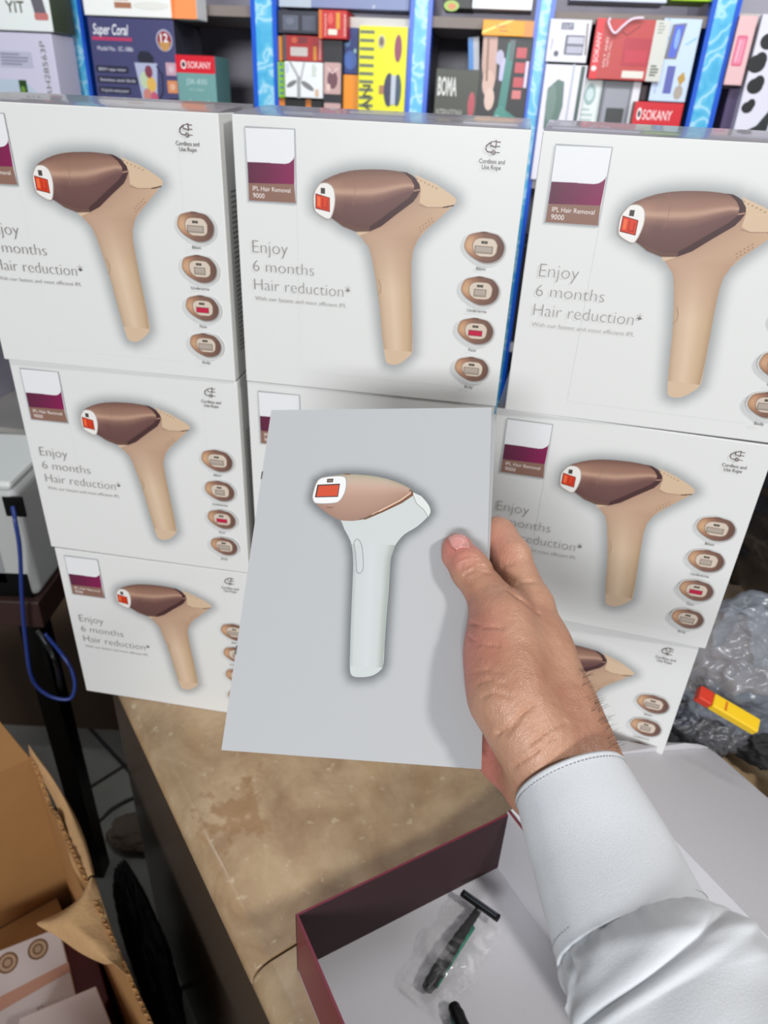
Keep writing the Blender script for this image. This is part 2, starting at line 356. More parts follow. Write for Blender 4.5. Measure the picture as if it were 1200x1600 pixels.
def product_art():
    a = Art()
    BODY = [(162.2,195.6),(176.0,191.1),(189.6,184.0),(194.2,180.9),(194.9,178.3),(191.0,173.9),(182.5,165.4),(172.2,155.4),(164.9,146.5),(160.3,137.7),(159.6,126.8),(161.0,104.6),(163.4,81.8),(165.4,58.1),(165.7,45.9),(161.2,39.2),(154.1,33.5),(148.0,31.6),(142.2,33.1),(140.0,38.4),(136.1,60.3),(131.9,90.8),(127.5,113.3),(123.3,130.7),(118.4,141.1),(110.1,147.0),(104.3,149.8)]
    TOP = [(71.8,176),(72.6,179.6),(75.4,185.2),(80,188.6),(87.8,192.5),(95,195.2),(103.3,197.3),(113,198.7),(123.1,199.4),(132,199.7),(140.7,199.4),(151.6,198.5),(156,197),(160,193.6),(163.0,189),(163.7,186)]
    BOT = [(71.8,170),(72.5,165.6),(78.8,161.4),(88.0,158.2),(97.3,152.5),(108.9,149.3),(121.5,150.3),(131.6,155.4),(144.6,166.0),(158.5,176.7),(162.6,182),(163.7,185.5)]
    sil = [p for p in TOP] + BODY + [p for p in BOT[:5]][::-1]
    halo(a, sil, 56, 212, 16, 215, 2.2, 17, (150,152,153), BOARD, .75)
    # handle and rear fin
    sp = [(q.x, q.y) for q in spline([(x_, y_, 0) for x_, y_ in BODY[1:-1]], 4)]
    a.poly([(109,150.5),(124.5,158),(150,176),(161,195.4)] + sp, (214,186,157))
    # handle shading strips
    hl = [(139.2,43),(136.1,60.3),(131.9,90.8),(127.5,113.3),(123.3,130.7),(119.5,140.5)]
    hr = [(165.3,43),(165.1,60.3),(162.6,90.8),(160.6,113.3),(159.9,130.7),(161.2,140.5)]
    def col_h(u, v):
        c = ramp([(0,(186,158,130)),(.12,(206,178,150)),(.45,(222,196,168)),(.6,(214,186,156)),(.85,(200,170,138)),(1,(178,148,118))], u)
        return mixc(c, (186,150,128), max(0, v-.55)*1.6)
    rows = []
    for i in range(12):
        v = i/11; y = 46+(146-46)*v
        xl = resample([(p[1], p[0]) for p in hl]+[(146,112.5)], [y])[0]; xr = resample([(p[1], p[0]) for p in hr]+[(146,164.4)], [y])[0]
        rows.append([(xl+(xr-xl)*k/12, y) for k in range(13)])
    a.grid(rows, col_h)
    # throat between handle and fin
    lo = [(112.5,146),(120,149),(132,155.4),(144.6,166),(158.5,176.7),(163.5,186)]
    hi = [(164.4,146),(168,151.3),(172.2,155.4),(182.5,165.4),(189,172),(192.5,176)]
    rows = []
    for i in range(6):
        p, q = lo[i], hi[i]; rows.append([(p[0]+(q[0]-p[0])*k/8, p[1]+(q[1]-p[1])*k/8) for k in range(9)])
    a.grid(rows, lambda u, v: mixc(col_h(u, 1), mixc((178,144,122), (206,174,144), u), v))
    a.poly([(163.0,190.3),(164.2,185.5),(163.8,176.0),(171,172.8),(188.4,174.0),(193.5,177.5),(194.6,180.3),(189.6,184.3),(176,191.3),(164,195.4),(158,197.5)], (214,186,156))
    a.line([(163.5,173.9),(170.9,172.6),(188.4,173.7)], .5, (150,118,98))
    a.line([(184,173.4),(193,175.6)], 1.0, (86,60,52))
    for k in range(6): a.ell(160.5+k*3.4, 194.2-k*1.25, .9, .6, (176,148,122))
    a.line([(131,110),(133.2,104),(133,99),(130.6,96)], .5, (170,140,114))
    for k in range(5): a.ell(166.5+k*2.4, 153.5+k*2.0, .5, .5, (150,116,98)); a.ell(165.5+k*2.4, 156+k*2.0, .5, .5, (150,116,98))
    # metallic head
    xs = [71.8+(163.7-71.8)*k/40 for k in range(41)]
    ty = resample(TOP, xs); by = resample(BOT, xs)
    stops = [(0,(96,66,62)),(.1,(104,72,68)),(.42,(112,78,74)),(.55,(140,104,92)),(.64,(196,158,136)),(.72,(160,122,104)),(.86,(146,108,92)),(1,(116,84,74))]
    rows = [[(xs[j], by[j]+(ty[j]-by[j])*i/24) for j in range(41)] for i in range(25)]
    a.grid(rows, lambda u, v: mixc(ramp(stops, v), (206,160,134), .5*max(0, 1-abs(u-.14)/.16)*max(0, 1-abs(v-.6)/.45)))
    a.poly([(88,158.2),(97.3,152.5),(108.9,149.0),(121.5,150.0),(121.5,152.5),(108.9,152.6),(98,155.6)], (108,78,68))
    a.poly([(146.2,199.1),(151.6,198.7),(158.4,195.4),(162.8,190.3),(164.0,185.8),(158.5,176.4),(144.6,165.6),(131.6,155.0),(121.5,150.0),(121.4,154.1),(128.0,158.7),(137.9,166.6),(153.9,178.8),(158.6,184.3),(158.3,189.5),(155.2,193.8),(149.5,198.0)], (74,46,46))
    a.line([(158.8,185),(163.8,186.2)], 1.2, (170,130,114))
    a.line([(104,197.4),(107,188),(107.5,178),(106,170)], .35, (150,112,98))
    a.ell(92, 192.2, 3.2, .7, (130,90,80), rot=.3)
    # treatment window
    FR = [(75.3,184.6),(78.8,186.8),(84.4,186.6),(88.7,183.2),(90.3,177.2),(90.1,169.8),(87.8,161.0),(84.3,157.3),(75.1,161.0),(71.4,165.1),(70.9,176.8)]
    a.poly(smooth_poly(FR), (176,158,146)); a.poly([(80.2+(x-80.2)*.93, 172+(y-172)*.95) for x, y in smooth_poly(FR)], (238,234,230))
    a.poly([(72.6,177.9),(85.5,175.2),(85.6,163.5),(72.6,165.6)], (120,30,16)); a.poly([(73.4,177.0),(84.8,174.6),(84.9,164.4),(73.4,166.4)], (218,62,26))
    a.poly([(74.4,175.5),(77,174.9),(77,167.5),(74.4,167.9)], (240,110,60)); a.line([(79,174.2),(79,167),(83,166.4),(83,173)], .7, (160,30,14))
    a.poly([(77.4,182.5),(81.2,182.5),(81.2,177.8),(77.4,178.0)], (70,62,54))
    # logo plate
    for k in range(5): a.rect(11.4-.5*k*.6, 167.6-.5*k*.6, 55.4+.35*k*.6, 226.4+.3*k*.6, mixc((170,172,174), BOARD, k/5)) if k == 0 else None
    a.poly([(12.0,225.0),(54.5,225.6),(54.8,169.0),(12.4,168.5)], (232,232,234))
    a.grid([[(12.4,182.5),(33,183.2),(54.0,183.9)],[(12.4,191),(33,191.5),(54.2,192.5)],[(12.4,199.1),(33,199.5),(54.3,205.7)]], lambda u, v: mixc((92,34,60), (142,20,84), u*.9-v*.1))
    a.poly([(33,199.3),(46.1,199.4),(49.5,200.2),(51.8,201.8),(53.6,203.6),(54.3,205.9),(54.3,206.5),(33,206.5)], (232,232,234))
    a.poly([(12.4,182.5),(54.0,183.9),(54.8,169.0),(12.4,168.5)], (142,106,92))
    a.text('IPL Hair Removal', 16.2, 176.9, 3.6, (236,228,224), width=34)
    a.text('9000', 16.2, 171.0, 3.9, (236,228,224), width=10.5)
    # headline
    g = (146,139,135)
    a.text('Enjoy', 13.4, 124.6, 11.2, g, width=33, thin=-.02)
    a.text('6 months', 13.0, 108.2, 10.2, g, width=58, thin=-.02)
    a.text('Hair reduction*', 13.4, 91.4, 10.6, g, width=92, thin=-.02)
    a.text('With our fastest and most efficient IPL', 13.6, 82.0, 3.6, (160,154,150), width=88, thin=-.008)
    # cordless symbol
    k = (96,78,76)
    a.line([(221,224.4),(217.8,224.0),(215.6,222.0),(215.2,219.2),(216.8,217.6),(220.4,217.4)], .8, k)
    a.poly([(218.6,221.6),(220.6,221.6),(222.6,220.6),(223.4,220.6),(223.4,226.2),(222.6,226.2),(220.6,225.2),(218.6,225.2)], k)
    a.poly([(219.4,222.4),(221,222.4),(222.6,221.6),(222.6,225.2),(221,224.5),(219.4,224.5)], BOARD)
    a.line([(223.4,225),(226.4,225)], .7, k); a.line([(223.4,221.8),(226.4,221.8)], .7, k)
    a.ell(221.6, 217.4, 1.8, 1.8, k); a.ell(221.6, 217.4, 1.1, 1.1, BOARD); a.line([(219.6,217.4),(226.4,217.4)], .6, k); a.line([(221.6,215.8),(221.6,219)], .5, k)
    a.text('Cordless and', 221.2, 209.2, 3.2, (70,60,58), width=21, align='C'); a.text('Use Rope', 221.2, 204.8, 3.2, (70,60,58), width=15.5, align='C')
    # four attachments
    H1 = [(205.3,146.2),(207.9,152.7),(214.5,155.4),(220.7,156.4),(228,155.8),(234.1,153.8),(239.4,146.5),(238.3,138.0),(232.3,132.7),(222.4,131.5),(211.9,136.1),(206.4,141.4)]
    for i, (cx, cy, nm) in enumerate(((222.6,143.8,'Bikini'),(222.9,107.2,'Underarms'),(222.7,71.2,'Face'),(223.0,35.4,'Body'))):
        sx = 1-.03*i; dx = cx-222.6; dy = cy-143.8
        def T(pts, s=1.0): return [(222.6+(x-222.6)*s*sx+dx, 143.8+(y-143.8)*s*sx+dy) for x, y in pts]
        hs = smooth_poly(T(H1))
        for q in range(8): a.poly([(x+.6, y-.7) for x, y in [((px-cx)*(1.13-.016*q)+cx, (py-cy)*(1.15-.019*q)+cy) for px, py in hs]], mixc(BOARD, (160,158,156), ((q+1)/8.5)**1.6))
        n_ = len(hs); cen = (cx, cy)
        rows = [[(cen[0]+(x-cen[0])*f, cen[1]+(y-cen[1])*f) for x, y in hs+[hs[0]]] for f in (.35, .6, .85, 1.0)]
        def ch(u, v, hs=hs, cx=cx, cy=cy):
            x, y = hs[int(round(u*len(hs))) % len(hs)]; t = (x-cx)/17
            c = ramp([(-1,(206,164,128)),(-.6,(166,122,96)),(-.1,(132,98,84)),(.6,(122,90,78)),(1,(108,78,68))], t)
            return mixc(c, (90,64,54), max(0, v-.8)*1.5)
        a.grid(rows, ch)
        a.ell(cx-1, cy+12.2*sx, 3.5, .8, (112,80,66))
        fr = T([(212,145.6),(213.6,149.6),(217.6,151.6),(224,151.9),(230.1,151.3),(233.6,147.6),(234,144),(233.2,139.2),(229.6,136.5),(223,136.2),(218.5,136.4),(213.7,139.6)])
        a.poly(smooth_poly(fr), (150,122,104)); a.poly([(cx+.6+(x-cx-.6)*.93, cy+.2+(y-cy-.2)*.93) for x, y in smooth_poly(fr)], (214,198,182))
        win = {0: (214.8,139.4,229.6,144.6), 1: (217.6,139.2,228,145.0), 2: (216.4,139.6,229.0,144.4), 3: (215.0,139.0,229.8,145.2)}[i]
        x0, y0 = T([(win[0], win[1])])[0]; x1, y1 = T([(win[2], win[3])])[0]
        a.rect(x0-.5, y0-.5, x1+.5, y1+.5, (120,104,92)); a.rect(x0, y0, x1, y1, (190,24,66) if i == 2 else (164,150,138))
        if i != 2: a.rect(x0+.6, y0+1.2, x1-.6, y1-.2, (178,164,152))
        a.rect(cx-3, cy+3.2, cx+2.4, cy+5.4, (72,66,58)); a.rect(cx-1.6, cy+3.8, cx+1, cy+4.8, (110,104,90))
        a.text(nm, cx-1, cy-18.9, 2.7, (60,54,54), align='C')
    return a
PART = product_art()

# ------------------------------------------------------------------ structure
def struct(o): o['kind'] = 'structure'; return o
struct(bx('floor', (-3.0, 3.0, -1.5, 3.2, -0.05, 0), M['floor']))
WY = -0.13
EX = Vector((math.cos(WY), math.sin(WY), 0)); NX = Vector((-math.sin(WY), math.cos(WY), 0))
WO = Vector((0, 2.0, 0))
def WL(s, off, z): p = WO+EX*s+NX*off; return Vector((p.x, p.y, z))
wb = bx('wall_back', (-2.6, 2.6, 0.42, 0.5, 0, 3.0), M['wallpaint']); wb.location = WO; wb.rotation_euler = (0, 0, WY); struct(wb)
def sh(px, py, off=0.0):
    v = FW + RT*((px-600)/F_PX) - UP*((py-800)/F_PX)
    t = ((WO+NX*off-CAM).dot(NX))/v.dot(NX); p = CAM+v*t
    return ((p-WO).dot(EX), p.z)

# ------------------------------------------------------------------ stone topped counter
E0 = Vector((-0.346, 0.705, 0)); E1 = Vector((-0.075, 0.319, 0)); ED = (E1-E0).normalized(); EN = Vector((-ED.y, ED.x, 0))
S0 = Vector((-0.107, 0.361, 0)); SL = (S0-E0).dot(ED)
ctr = empty('stone_counter', (E0.x, E0.y, 0), math.atan2(ED.y, ED.x), 'beige marble topped counter with rounded edge under the stacked boxes', 'counter')
def slab(name, x0, x1):
    wd = 1.3; t = .042; n = 8; prof = [(wd, -t), (wd, 0)] 
    prof += [(t/2-t/2*math.sin(math.pi*k/n), -t/2+t/2*math.cos(math.pi*k/n)) for k in range(n+1)]
    m = len(prof); V = []; Fc = []
    for x in (x0, x1): V += [(x, p[0], .9+p[1]) for p in prof]
    for k in range(m): Fc.append((k, (k+1) % m, m+(k+1) % m, m+k))
    Fc += [tuple(range(m))[::-1], tuple(range(m, 2*m))]
    o = mk(name, V, Fc, M['marble'], ctr, bevel=.0015)
    for p in o.data.polygons: p.use_smooth = len(p.vertices) == 4 and abs(p.normal.z) < .99 and p.index > 1
    return o
slab('marble_slab', -0.25, SL-.0012); slab('marble_slab', SL+.0012, 0.75)
bx('counter_base', (-0.23, 0.7, 0.022, 1.27, 0, 0.857), mat('dark brown glossy panel', (92, 78, 66), .2), ctr)

# ------------------------------------------------------------------ the white product boxes
def make_product_box():
    r = empty('product_box', (0, 0, 0))
    V, Fc = box_geo(0, BW, 0, BD, 0, BH-.0008); V[6] = (BW, BD, BH-.0004); V[7] = (0, BD, BH-.0004)
    b = mk('carton_body', V, Fc, M['board'], r, bevel=.0009)
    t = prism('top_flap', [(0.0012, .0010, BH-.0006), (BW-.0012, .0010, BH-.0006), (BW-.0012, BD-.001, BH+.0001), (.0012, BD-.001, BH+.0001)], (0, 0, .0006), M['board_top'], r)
    PART.build('printed_front', r, M['print'], front)
    s = Art()
    rng = random.Random(4)
    s.ell(45, 215, 7, 7, (150,148,146)); s.ell(45, 215, 6, 6, BOARD); s.text('6', 42.5, 211.5, 7, (120,116,114)); s.rrect(38, 190, 52, 203, 4, (150,148,146)); s.rrect(39, 191, 51, 202, 3.4, BOARD)
    for k in range(34):
        y = 172-k*4.4; L = rng.uniform(24, 58)
        s.rect(18, y, 18+L, y+1.5, (140,136,132))
    s.build('printed_side', r, M['print'], lambda x, z, h: (BW+h, x, z))
    return r
def bulged_lid():
    V = []; Fc = []; n = 8
    for i in range(n+1):
        y = .0008+(BD-.0012)*i/n; z = BH-.0006+.0066*(i/n)**.75
        V += [(.0008, y, z), (BW-.0008, y, z), (.0008, y, BH-.001), (BW-.0008, y, BH-.001)]
    for i in range(n):
        k = 4*i; Fc += [(k, k+1, k+5, k+4), (k+1, k+3, k+7, k+5), (k, k+4, k+6, k+2)]
    Fc += [(4*n, 4*n+1, 4*n+3, 4*n+2)]
    me = bpy.data.meshes.new('top_flap'); me.from_pydata(V, [], Fc); me.materials.append(M['board_top']); me.update(); return me
LIDM = bulged_lid()
proto = make_product_box()
H = BH
stack = [
 ('TL', (-.4031,.7097,-.1311), 2, 'white printed box on top of the left stack, cut off by the left edge'),
 ('ML', (-.4018,.7151,-.1425), 1, 'white printed box in the middle of the left stack'),
 ('BL', (-.3979,.7144,-.1389), 0, 'white printed box at the bottom of the left stack, overhanging the counter edge'),
 ('TM', (-.1449,.6807,-.146), 2, 'white printed box on top of the centre stack, above the booklet'),
 ('MM', (-.1450,.6830,-.146), 1, 'white printed box in the middle of the centre stack, half hidden behind the booklet'),
 ('BM', (-.1450,.6850,-.15), 0, 'white printed box at the bottom of the centre stack, hidden behind the booklet'),
 ('TR', (.1101,.6378,-.2115), 2, 'white printed box on top of the right stack, right edge cut off by the frame'),
 ('MR', (.1033,.6445,-.2419), 1, 'white printed box in the middle of the right stack, behind the fingers'),
 ('BR', (.1024,.6613,-.2979), 0, 'white printed box at the bottom of the right stack, behind the wrist'),
]
for i, (k, (x, y, a), lv, lab) in enumerate(stack):
    o = proto if i == 0 else copy_tree(proto)
    o.location = (x, y, .9003+lv*(H+.0002)); o.rotation_euler = (0, 0, a)
    if lv == 2:
        for ch in o.children:
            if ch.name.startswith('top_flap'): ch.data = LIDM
    tag(o, lab, 'box', 'white product boxes stacked three high on the counter')

# ------------------------------------------------------------------ open box on the counter
a30 = math.radians(29.5); U = Vector((math.cos(a30), math.sin(a30), 0)); Wv = Vector((math.sin(a30), -math.cos(a30), 0))
TA = Vector((-.061, .366, .9)); TH = .092; TLn = .2357; TD = .25
ob = empty('open_gift_box', TA+U*TLn/2+Wv*TD/2, 0, 'open maroon sided gift box with white lining and lid folded back to the right', 'box')
ob_o = ob.location.copy()
def OB(u, wv, z): return TA+U*u+Wv*wv+Vector((0, 0, z)) - ob_o
tk = .0022
prism('base_panel', [OB(0, 0, .001), OB(TLn, 0, .001), OB(TLn, TD, .001), OB(0, TD, .001)], (0, 0, .003), M['liner'], ob)
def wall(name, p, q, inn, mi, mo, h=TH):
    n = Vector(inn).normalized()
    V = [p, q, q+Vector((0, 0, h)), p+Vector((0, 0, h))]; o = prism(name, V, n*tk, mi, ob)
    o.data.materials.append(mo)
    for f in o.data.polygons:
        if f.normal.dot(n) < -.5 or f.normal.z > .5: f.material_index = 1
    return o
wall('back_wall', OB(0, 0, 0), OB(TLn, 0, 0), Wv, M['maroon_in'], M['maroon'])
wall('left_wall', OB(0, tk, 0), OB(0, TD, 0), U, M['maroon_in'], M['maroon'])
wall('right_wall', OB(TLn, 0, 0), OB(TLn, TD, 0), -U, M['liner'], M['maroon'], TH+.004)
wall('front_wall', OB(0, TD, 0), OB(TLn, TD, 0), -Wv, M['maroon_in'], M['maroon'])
def LID(dist, t, z): return OB(TLn+dist, t, z-.9)
def sheet(name, quad, th, mt, parent):
    o = prism(name, quad, th, mt, parent); return o
sheet('spine_panel', [LID(.002, 0, .995), LID(.11, 0, 1.02), LID(.11, TD, 1.02), LID(.002, TD, .995)], (0, 0, -.002), M['liner'], ob)
sheet('lid_panel', [LID(.11, 0, 1.02), LID(.33, 0, .925), LID(.33, TD, .925), LID(.11, TD, 1.02)], (0, 0, -.002), M['liner'], ob)
p0 = LID(.11, -.0005, 1.02); p1 = LID(.33, -.0005, .925)
q1 = P(1071, 1161, (onz(1071, 1161, .962)-CAM).dot(FW))-ob_o; q0 = P(958, 1157, (onz(958, 1157, .985)-CAM).dot(FW))-ob_o; q00 = P(905, 1162, (onz(905, 1162, 1.0)-CAM).dot(FW))-ob_o
qm = P(1092, 1163, (onz(1092, 1163, .948)-CAM).dot(FW))-ob_o
sheet('lid_side_flap', [p0, p1, qm, q1, q0, q00], (0, 0, -.0015), M['liner'], ob)

# disposable razors, one in a clear wrapper
def razor(root, ax, p, length, wrap):
    ax = Vector(ax).normalized(); sd = Vector((-ax.y, ax.x, 0)); z = Vector((0, 0, 1))
    L = length
    pts = [p+ax*L*t+z*(.010+.004*math.sin(t*3.0)) for t in (0, .08, .25, .45, .62, .75, .86, .93)]
    rad = [.0045, .0062, .0064, .0058, .0052, .0042, .0036, .0034]
    V, Fc = tube_geo(spline(pts, 3), [rad[min(i//3, 7)]+(rad[min(i//3+1, 7)]-rad[min(i//3, 7)])*(i % 3)/3+(.0006 if i % 2 else 0) for i in range(22)], 12)
    h = mk('handle', V, Fc, M['blackp'], root, smooth=True)
    V, Fc = tube_geo([q+sd*-.0045-z*.001 for q in pts[1:6]], .0028, 8); mk('grip_strip', V, Fc, M['greenp'], root, smooth=True)
    c = p+ax*L*.965+z*.013
    quad = [c-sd*.022-ax*.0035, c+sd*.022-ax*.0035, c+sd*.022+ax*.0035, c-sd*.022+ax*.0035]
    prism('razor_head', quad, (0, 0, .005), M['blackp'], root, bevel=.001)
    for k in (-1, 1): prism('blade', [c-sd*.019+ax*(.0014*k-.0006)+z*.0052, c+sd*.019+ax*(.0014*k-.0006)+z*.0052, c+sd*.019+ax*(.0014*k+.0006)+z*.0052, c-sd*.019+ax*(.0014*k+.0006)+z*.0052], (0, 0, .0006), M['steel'], root)
ra = onz(665, 1556, .904); rb = onz(748, 1428, .904)
rz1 = empty('disposable_razor', ra, 0, 'black razor with green grip strip in clear wrapper lying in the open box', 'razor')
razor(rz1, rb-ra, Vector((0, 0, 0)), (rb-ra).length*1.03, True)
# wrapper: a thin crinkled pouch
def wrapper():
    ax = (rb-ra).normalized(); sd = Vector((-ax.y, ax.x, 0)); V = []; Fc = []; nx, ny = 40, 20; L = (rb-ra).length*1.22
    for side in (1, -1):
        for i in range(nx+1):
            for j in range(ny+1):
                t = i/nx; s_ = (j/ny-.5)*2; env = (1-abs(s_)**2.5)*(1-abs(2*t-1)**4)
                wd = .031*(1-.25*abs(2*t-1)**2)+.003*math.sin(t*17)
                q = ra-ax*.012+ax*L*t + sd*s_*wd
                nz = noise.noise(Vector((t*7, s_*2.5, side*3)))*.0035+abs(noise.noise(Vector((t*16, s_*5, side))))*.003
                zz = (.015 if side > 0 else .0045)*env + (.0055) + (nz*env if side > 0 else 0) - (0 if side > 0 else .003*env)
                if side < 0: zz = max(.0052-.9+.9, .0052)
                V.append(q+Vector((0, 0, zz))-ra)
        b = 0 if side > 0 else (nx+1)*(ny+1)
        for i in range(nx):
            for j in range(ny):
                k = b+i*(ny+1)+j; f = (k, k+ny+1, k+ny+2, k+1); Fc.append(f if side < 0 else f[::-1])
    mk('wrapper', V, Fc, M['film'], rz1, smooth=True)
wrapper()
rc = onz(730, 1640, .904); rd = onz(706, 1578, .904)
rz2 = empty('disposable_razor', rc, 0, 'black razor end at the bottom edge of the picture inside the open box', 'razor')
razor(rz2, rc-rd, rd-rc, .12, False)

# ------------------------------------------------------------------ booklet
BK = [P(424, 641, .476), P(768, 637, .476), P(752, 1202, .403), P(346, 1172, .403)]
bn = (BK[1]-BK[0]).cross(BK[3]-BK[0]).normalized()
if bn.dot(CAM-BK[0]) < 0: bn = -bn
_v = BK[2]-CAM; BK[2] = CAM+_v*((BK[0]-CAM).dot(bn)/_v.dot(bn))     # all four corners in one plane
bkc = (BK[2]+BK[3])/2
bk = empty('instruction_booklet', bkc, 0, 'white glossy instruction booklet with a printed device, held up in the hand', 'booklet')
def bkp(u, v, h, curl=0.0):                     # u, v in 0..1 from the bottom left
    p = BK[3]*(1-u)*(1-v)+BK[2]*u*(1-v)+BK[1]*u*v+BK[0]*(1-u)*v
    bow = 0.0
    return p + bn*(h+bow) - bkc
def leaf(name, h, th, mt, du=0.0, dv=0.0, fan=0.0):
    n, m = 16, 20; V = []; Fc = []
    for s_ in (0, 1):
        for i in range(n+1):
            for j in range(m+1):
                u, v = i/n, j/m; V.append(bkp(u*(1+du*v), v+dv, h-fan*u*v-th*s_))
    st = (n+1)*(m+1)
    for i in range(n):
        for j in range(m):
            k = i*(m+1)+j; Fc.append((k, k+m+1, k+m+2, k+1)); k += st; Fc.append((k, k+1, k+m+2, k+m+1))
    for i in range(n):
        k = i*(m+1); Fc.append((k, k+st, k+st+m+1, k+m+1)); k += m; Fc.append((k, k+m+1, k+st+m+1, k+st))
    for j in range(m):
        k = j; Fc.append((k, k+1, k+st+1, k+st)); k = n*(m+1)+j; Fc.append((k, k+st, k+st+1, k+1))
    o = mk(name, V, Fc, mt, bk, smooth=False); 
    for p in o.data.polygons[:2*n*m]: p.use_smooth = True
    return o
leaf('front_cover', 0, .0003, M['paper'])
leaf('inner_pages', -.0004, .0012, M['paper'], du=.008, fan=.003)
leaf('back_cover', -.0022, .0003, M['paper'], du=.028, fan=.007)
def booklet_art():
    a = Art(); base = (184,185,187)
    n = 2
    KTOP = [(34.9,151.9),(36.2,160.1),(41.5,163.4),(52.8,164.8),(61,164.9),(68.9,164.3),(75.5,163.4),(81.9,162.0),(88,160),(93.2,157.9),(97.4,155.6),(98.9,153.8)]
    KBOT = [(34.9,150),(35.4,147.9),(38.9,143.9),(45.9,138.8),(51.9,135.6),(56,134.7),(62.2,134.6),(71.5,136.1),(85.0,142.6),(96.5,149.2),(99.0,152.6)]
    KB = [(51.1,135.4),(57.3,129.2),(62.0,121.6),(64.4,112.6),(65.6,97.7),(66.8,76.1),(68.2,55.3),(68.9,47.2),(70.5,43.9),(74.2,43.2),(81.4,44.1),(86.8,47.4),(88.4,51.5),(88.1,63.0),(88.0,76.9),(88.1,94.0),(87.9,105.7),(88.4,114.6),(90.6,120.7),(95.4,126.8),(102.7,131.5),(108.5,137.0),(111.0,140.9),(109.5,145.5),(104.5,151.0),(98.9,154.4)]
    sil = KTOP+KB[::-1]+KBOT[:5][::-1]
    halo(a, sil, 0, 148, 0, 210, 1.8, 9, (104,108,110), base, .85)
    a.poly([(86.1,144),(65,137),(54,136.2)]+[(q.x, q.y) for q in spline([(x_, y_, 0) for x_, y_ in KB[1:-1]], 3)]+[(98.4,153.6)], (199,204,203))
    hl = [(p[1], p[0]) for p in KB[2:8]][::-1]; hr = [(51.5,88.4),(63,88.1),(77,88.0),(94,88.1),(105.7,87.9),(114.6,88.4),(121,90.8)]
    rows = []
    for i in range(10):
        y = 49+(120-49)*i/9; xl = resample(hl, [y])[0]; xr = resample(hr, [y])[0]; rows.append([(xl+.2+(xr-xl-.4)*k/10, y) for k in range(11)])
    a.grid(rows, lambda u, v: ramp([(0,(176,182,182)),(.1,(196,201,200)),(.5,(203,207,208)),(.8,(195,200,198)),(1,(160,166,160))], u))
    a.poly([(98.9,153.4),(101.8,146.2),(106.6,142.4),(109.9,137.8),(111,141),(109.4,145.6),(104.5,151)], (216,219,216))
    a.line([(99.1,151.7),(101.8,146.2),(106.6,142.4),(109.9,137.8)], .4, (150,154,148))
    xs = [34.9+(99.0-34.9)*k/30 for k in range(31)]; ty = resample(KTOP, xs); by = resample(KBOT, xs)
    rows = [[(xs[j], by[j]+(ty[j]-by[j])*i/14) for j in range(31)] for i in range(15)]
    st = [(0,(158,126,112)),(.25,(172,138,122)),(.5,(180,146,130)),(.75,(196,164,148)),(.9,(190,172,154)),(1,(168,160,140))]
    a.grid(rows, lambda u, v: mixc(ramp(st, v), (150,118,102), max(0, u-.7)))
    a.poly([(98.9,154.1),(99.4,151.4),(92.5,146.4),(80.5,140.3),(69.2,135.3),(69.1,136.6),(79.6,142.0),(90.8,148.2),(97.0,152.0),(96.4,155.4)], (122,88,68))
    a.line([(97.4,153.6),(97.2,152.6),(91.4,148.2),(80.5,142.2),(74,138.8)], .8, (226,192,168))
    a.line([(66,135.6),(72,137.4),(78,140.6)], .5, (110,96,84))
    a.ell(46.4, 143.0, 2.6, .4, (140,106,90)); a.ell(55.5, 165.0, 2.4, .5, (130,100,84))
    FR = smooth_poly([(36.5,160.5),(41.6,163.3),(52.9,163.9),(55.6,160.9),(55.6,153.7),(53.1,147.8),(49.1,145.6),(37.9,145.2),(35.0,147.6),(34.5,151.9)])
    a.poly(FR, (166,156,150)); a.poly([(45+(x-45)*.95, 154.5+(y-154.5)*.94) for x, y in FR], (232,232,232))
    a.poly([(36.9,157.9),(51.5,158.7),(51.1,149.9),(36.2,149.4)], (90,70,66)); a.poly([(37.9,157.1),(50.9,157.8),(50.6,150.6),(37.2,150.1)], (206,84,58))
    a.poly([(42.8,161.8),(46.9,162.0),(46.8,159.5),(42.8,159.3)], (92,78,72)); a.rect(43.6, 160.1, 46, 161.2, (130,116,106))
    bt = smooth_poly([(64.2,120.4),(66.0,123.2),(68.8,120.2),(70.6,112.7),(71.3,105.3),(69.7,102.4),(67.6,103.4),(67.0,106.6),(65.8,114.1)])
    a.line(bt+[bt[0]], .35, (150,156,156))
    a.build('printed_cover', bk, M['print_gloss'], lambda x, y, h: bkp(x/.148, y/.210, h), dh=.000012)
booklet_art()
for v in (.26, .78):
    V, Fc = tube_geo([bkp(.001, v-.012, .0006), bkp(.001, v, .0009), bkp(.001, v+.012, .0006)], .0004, 6); mk('staple', V, Fc, M['staple'], bk)

# ------------------------------------------------------------------ the hand, one continuous surface from a distance field
def cs(px, py, d): return np.array(((px-600)/F_PX*d, -(py-800)/F_PX*d, d))   # camera space: right, up, forward
def rcone(X, a, b, r1, r2):
    ba = b-a; l2 = (ba**2).sum(); pa = X-a
    t = np.clip((pa@ba)/l2, 0, 1); d = np.sqrt(((pa-t[..., None]*ba)**2).sum(-1)); return d-(r1+(r2-r1)*t)
def smin(a, b, k):
    h = np.clip(.5+.5*(b-a)/k, 0, 1); return b*(1-h)+a*h-k*h*(1-h)
def smax(a, b, k): return -smin(-a, -b, k)
def chain(X, pts, k=.004):
    d = None
    for i in range(len(pts)-1):
        q = rcone(X, cs(*pts[i][:3]), cs(*pts[i+1][:3]), pts[i][3], pts[i+1][3]); d = q if d is None else smin(d, q, k)
    return d
THUMB = [(714, 856, .4375, .0092), (717, 866, .4365, .0102), (735, 893, .431, .0114), (757, 922, .425, .0118), (783, 962, .416, .0160)]
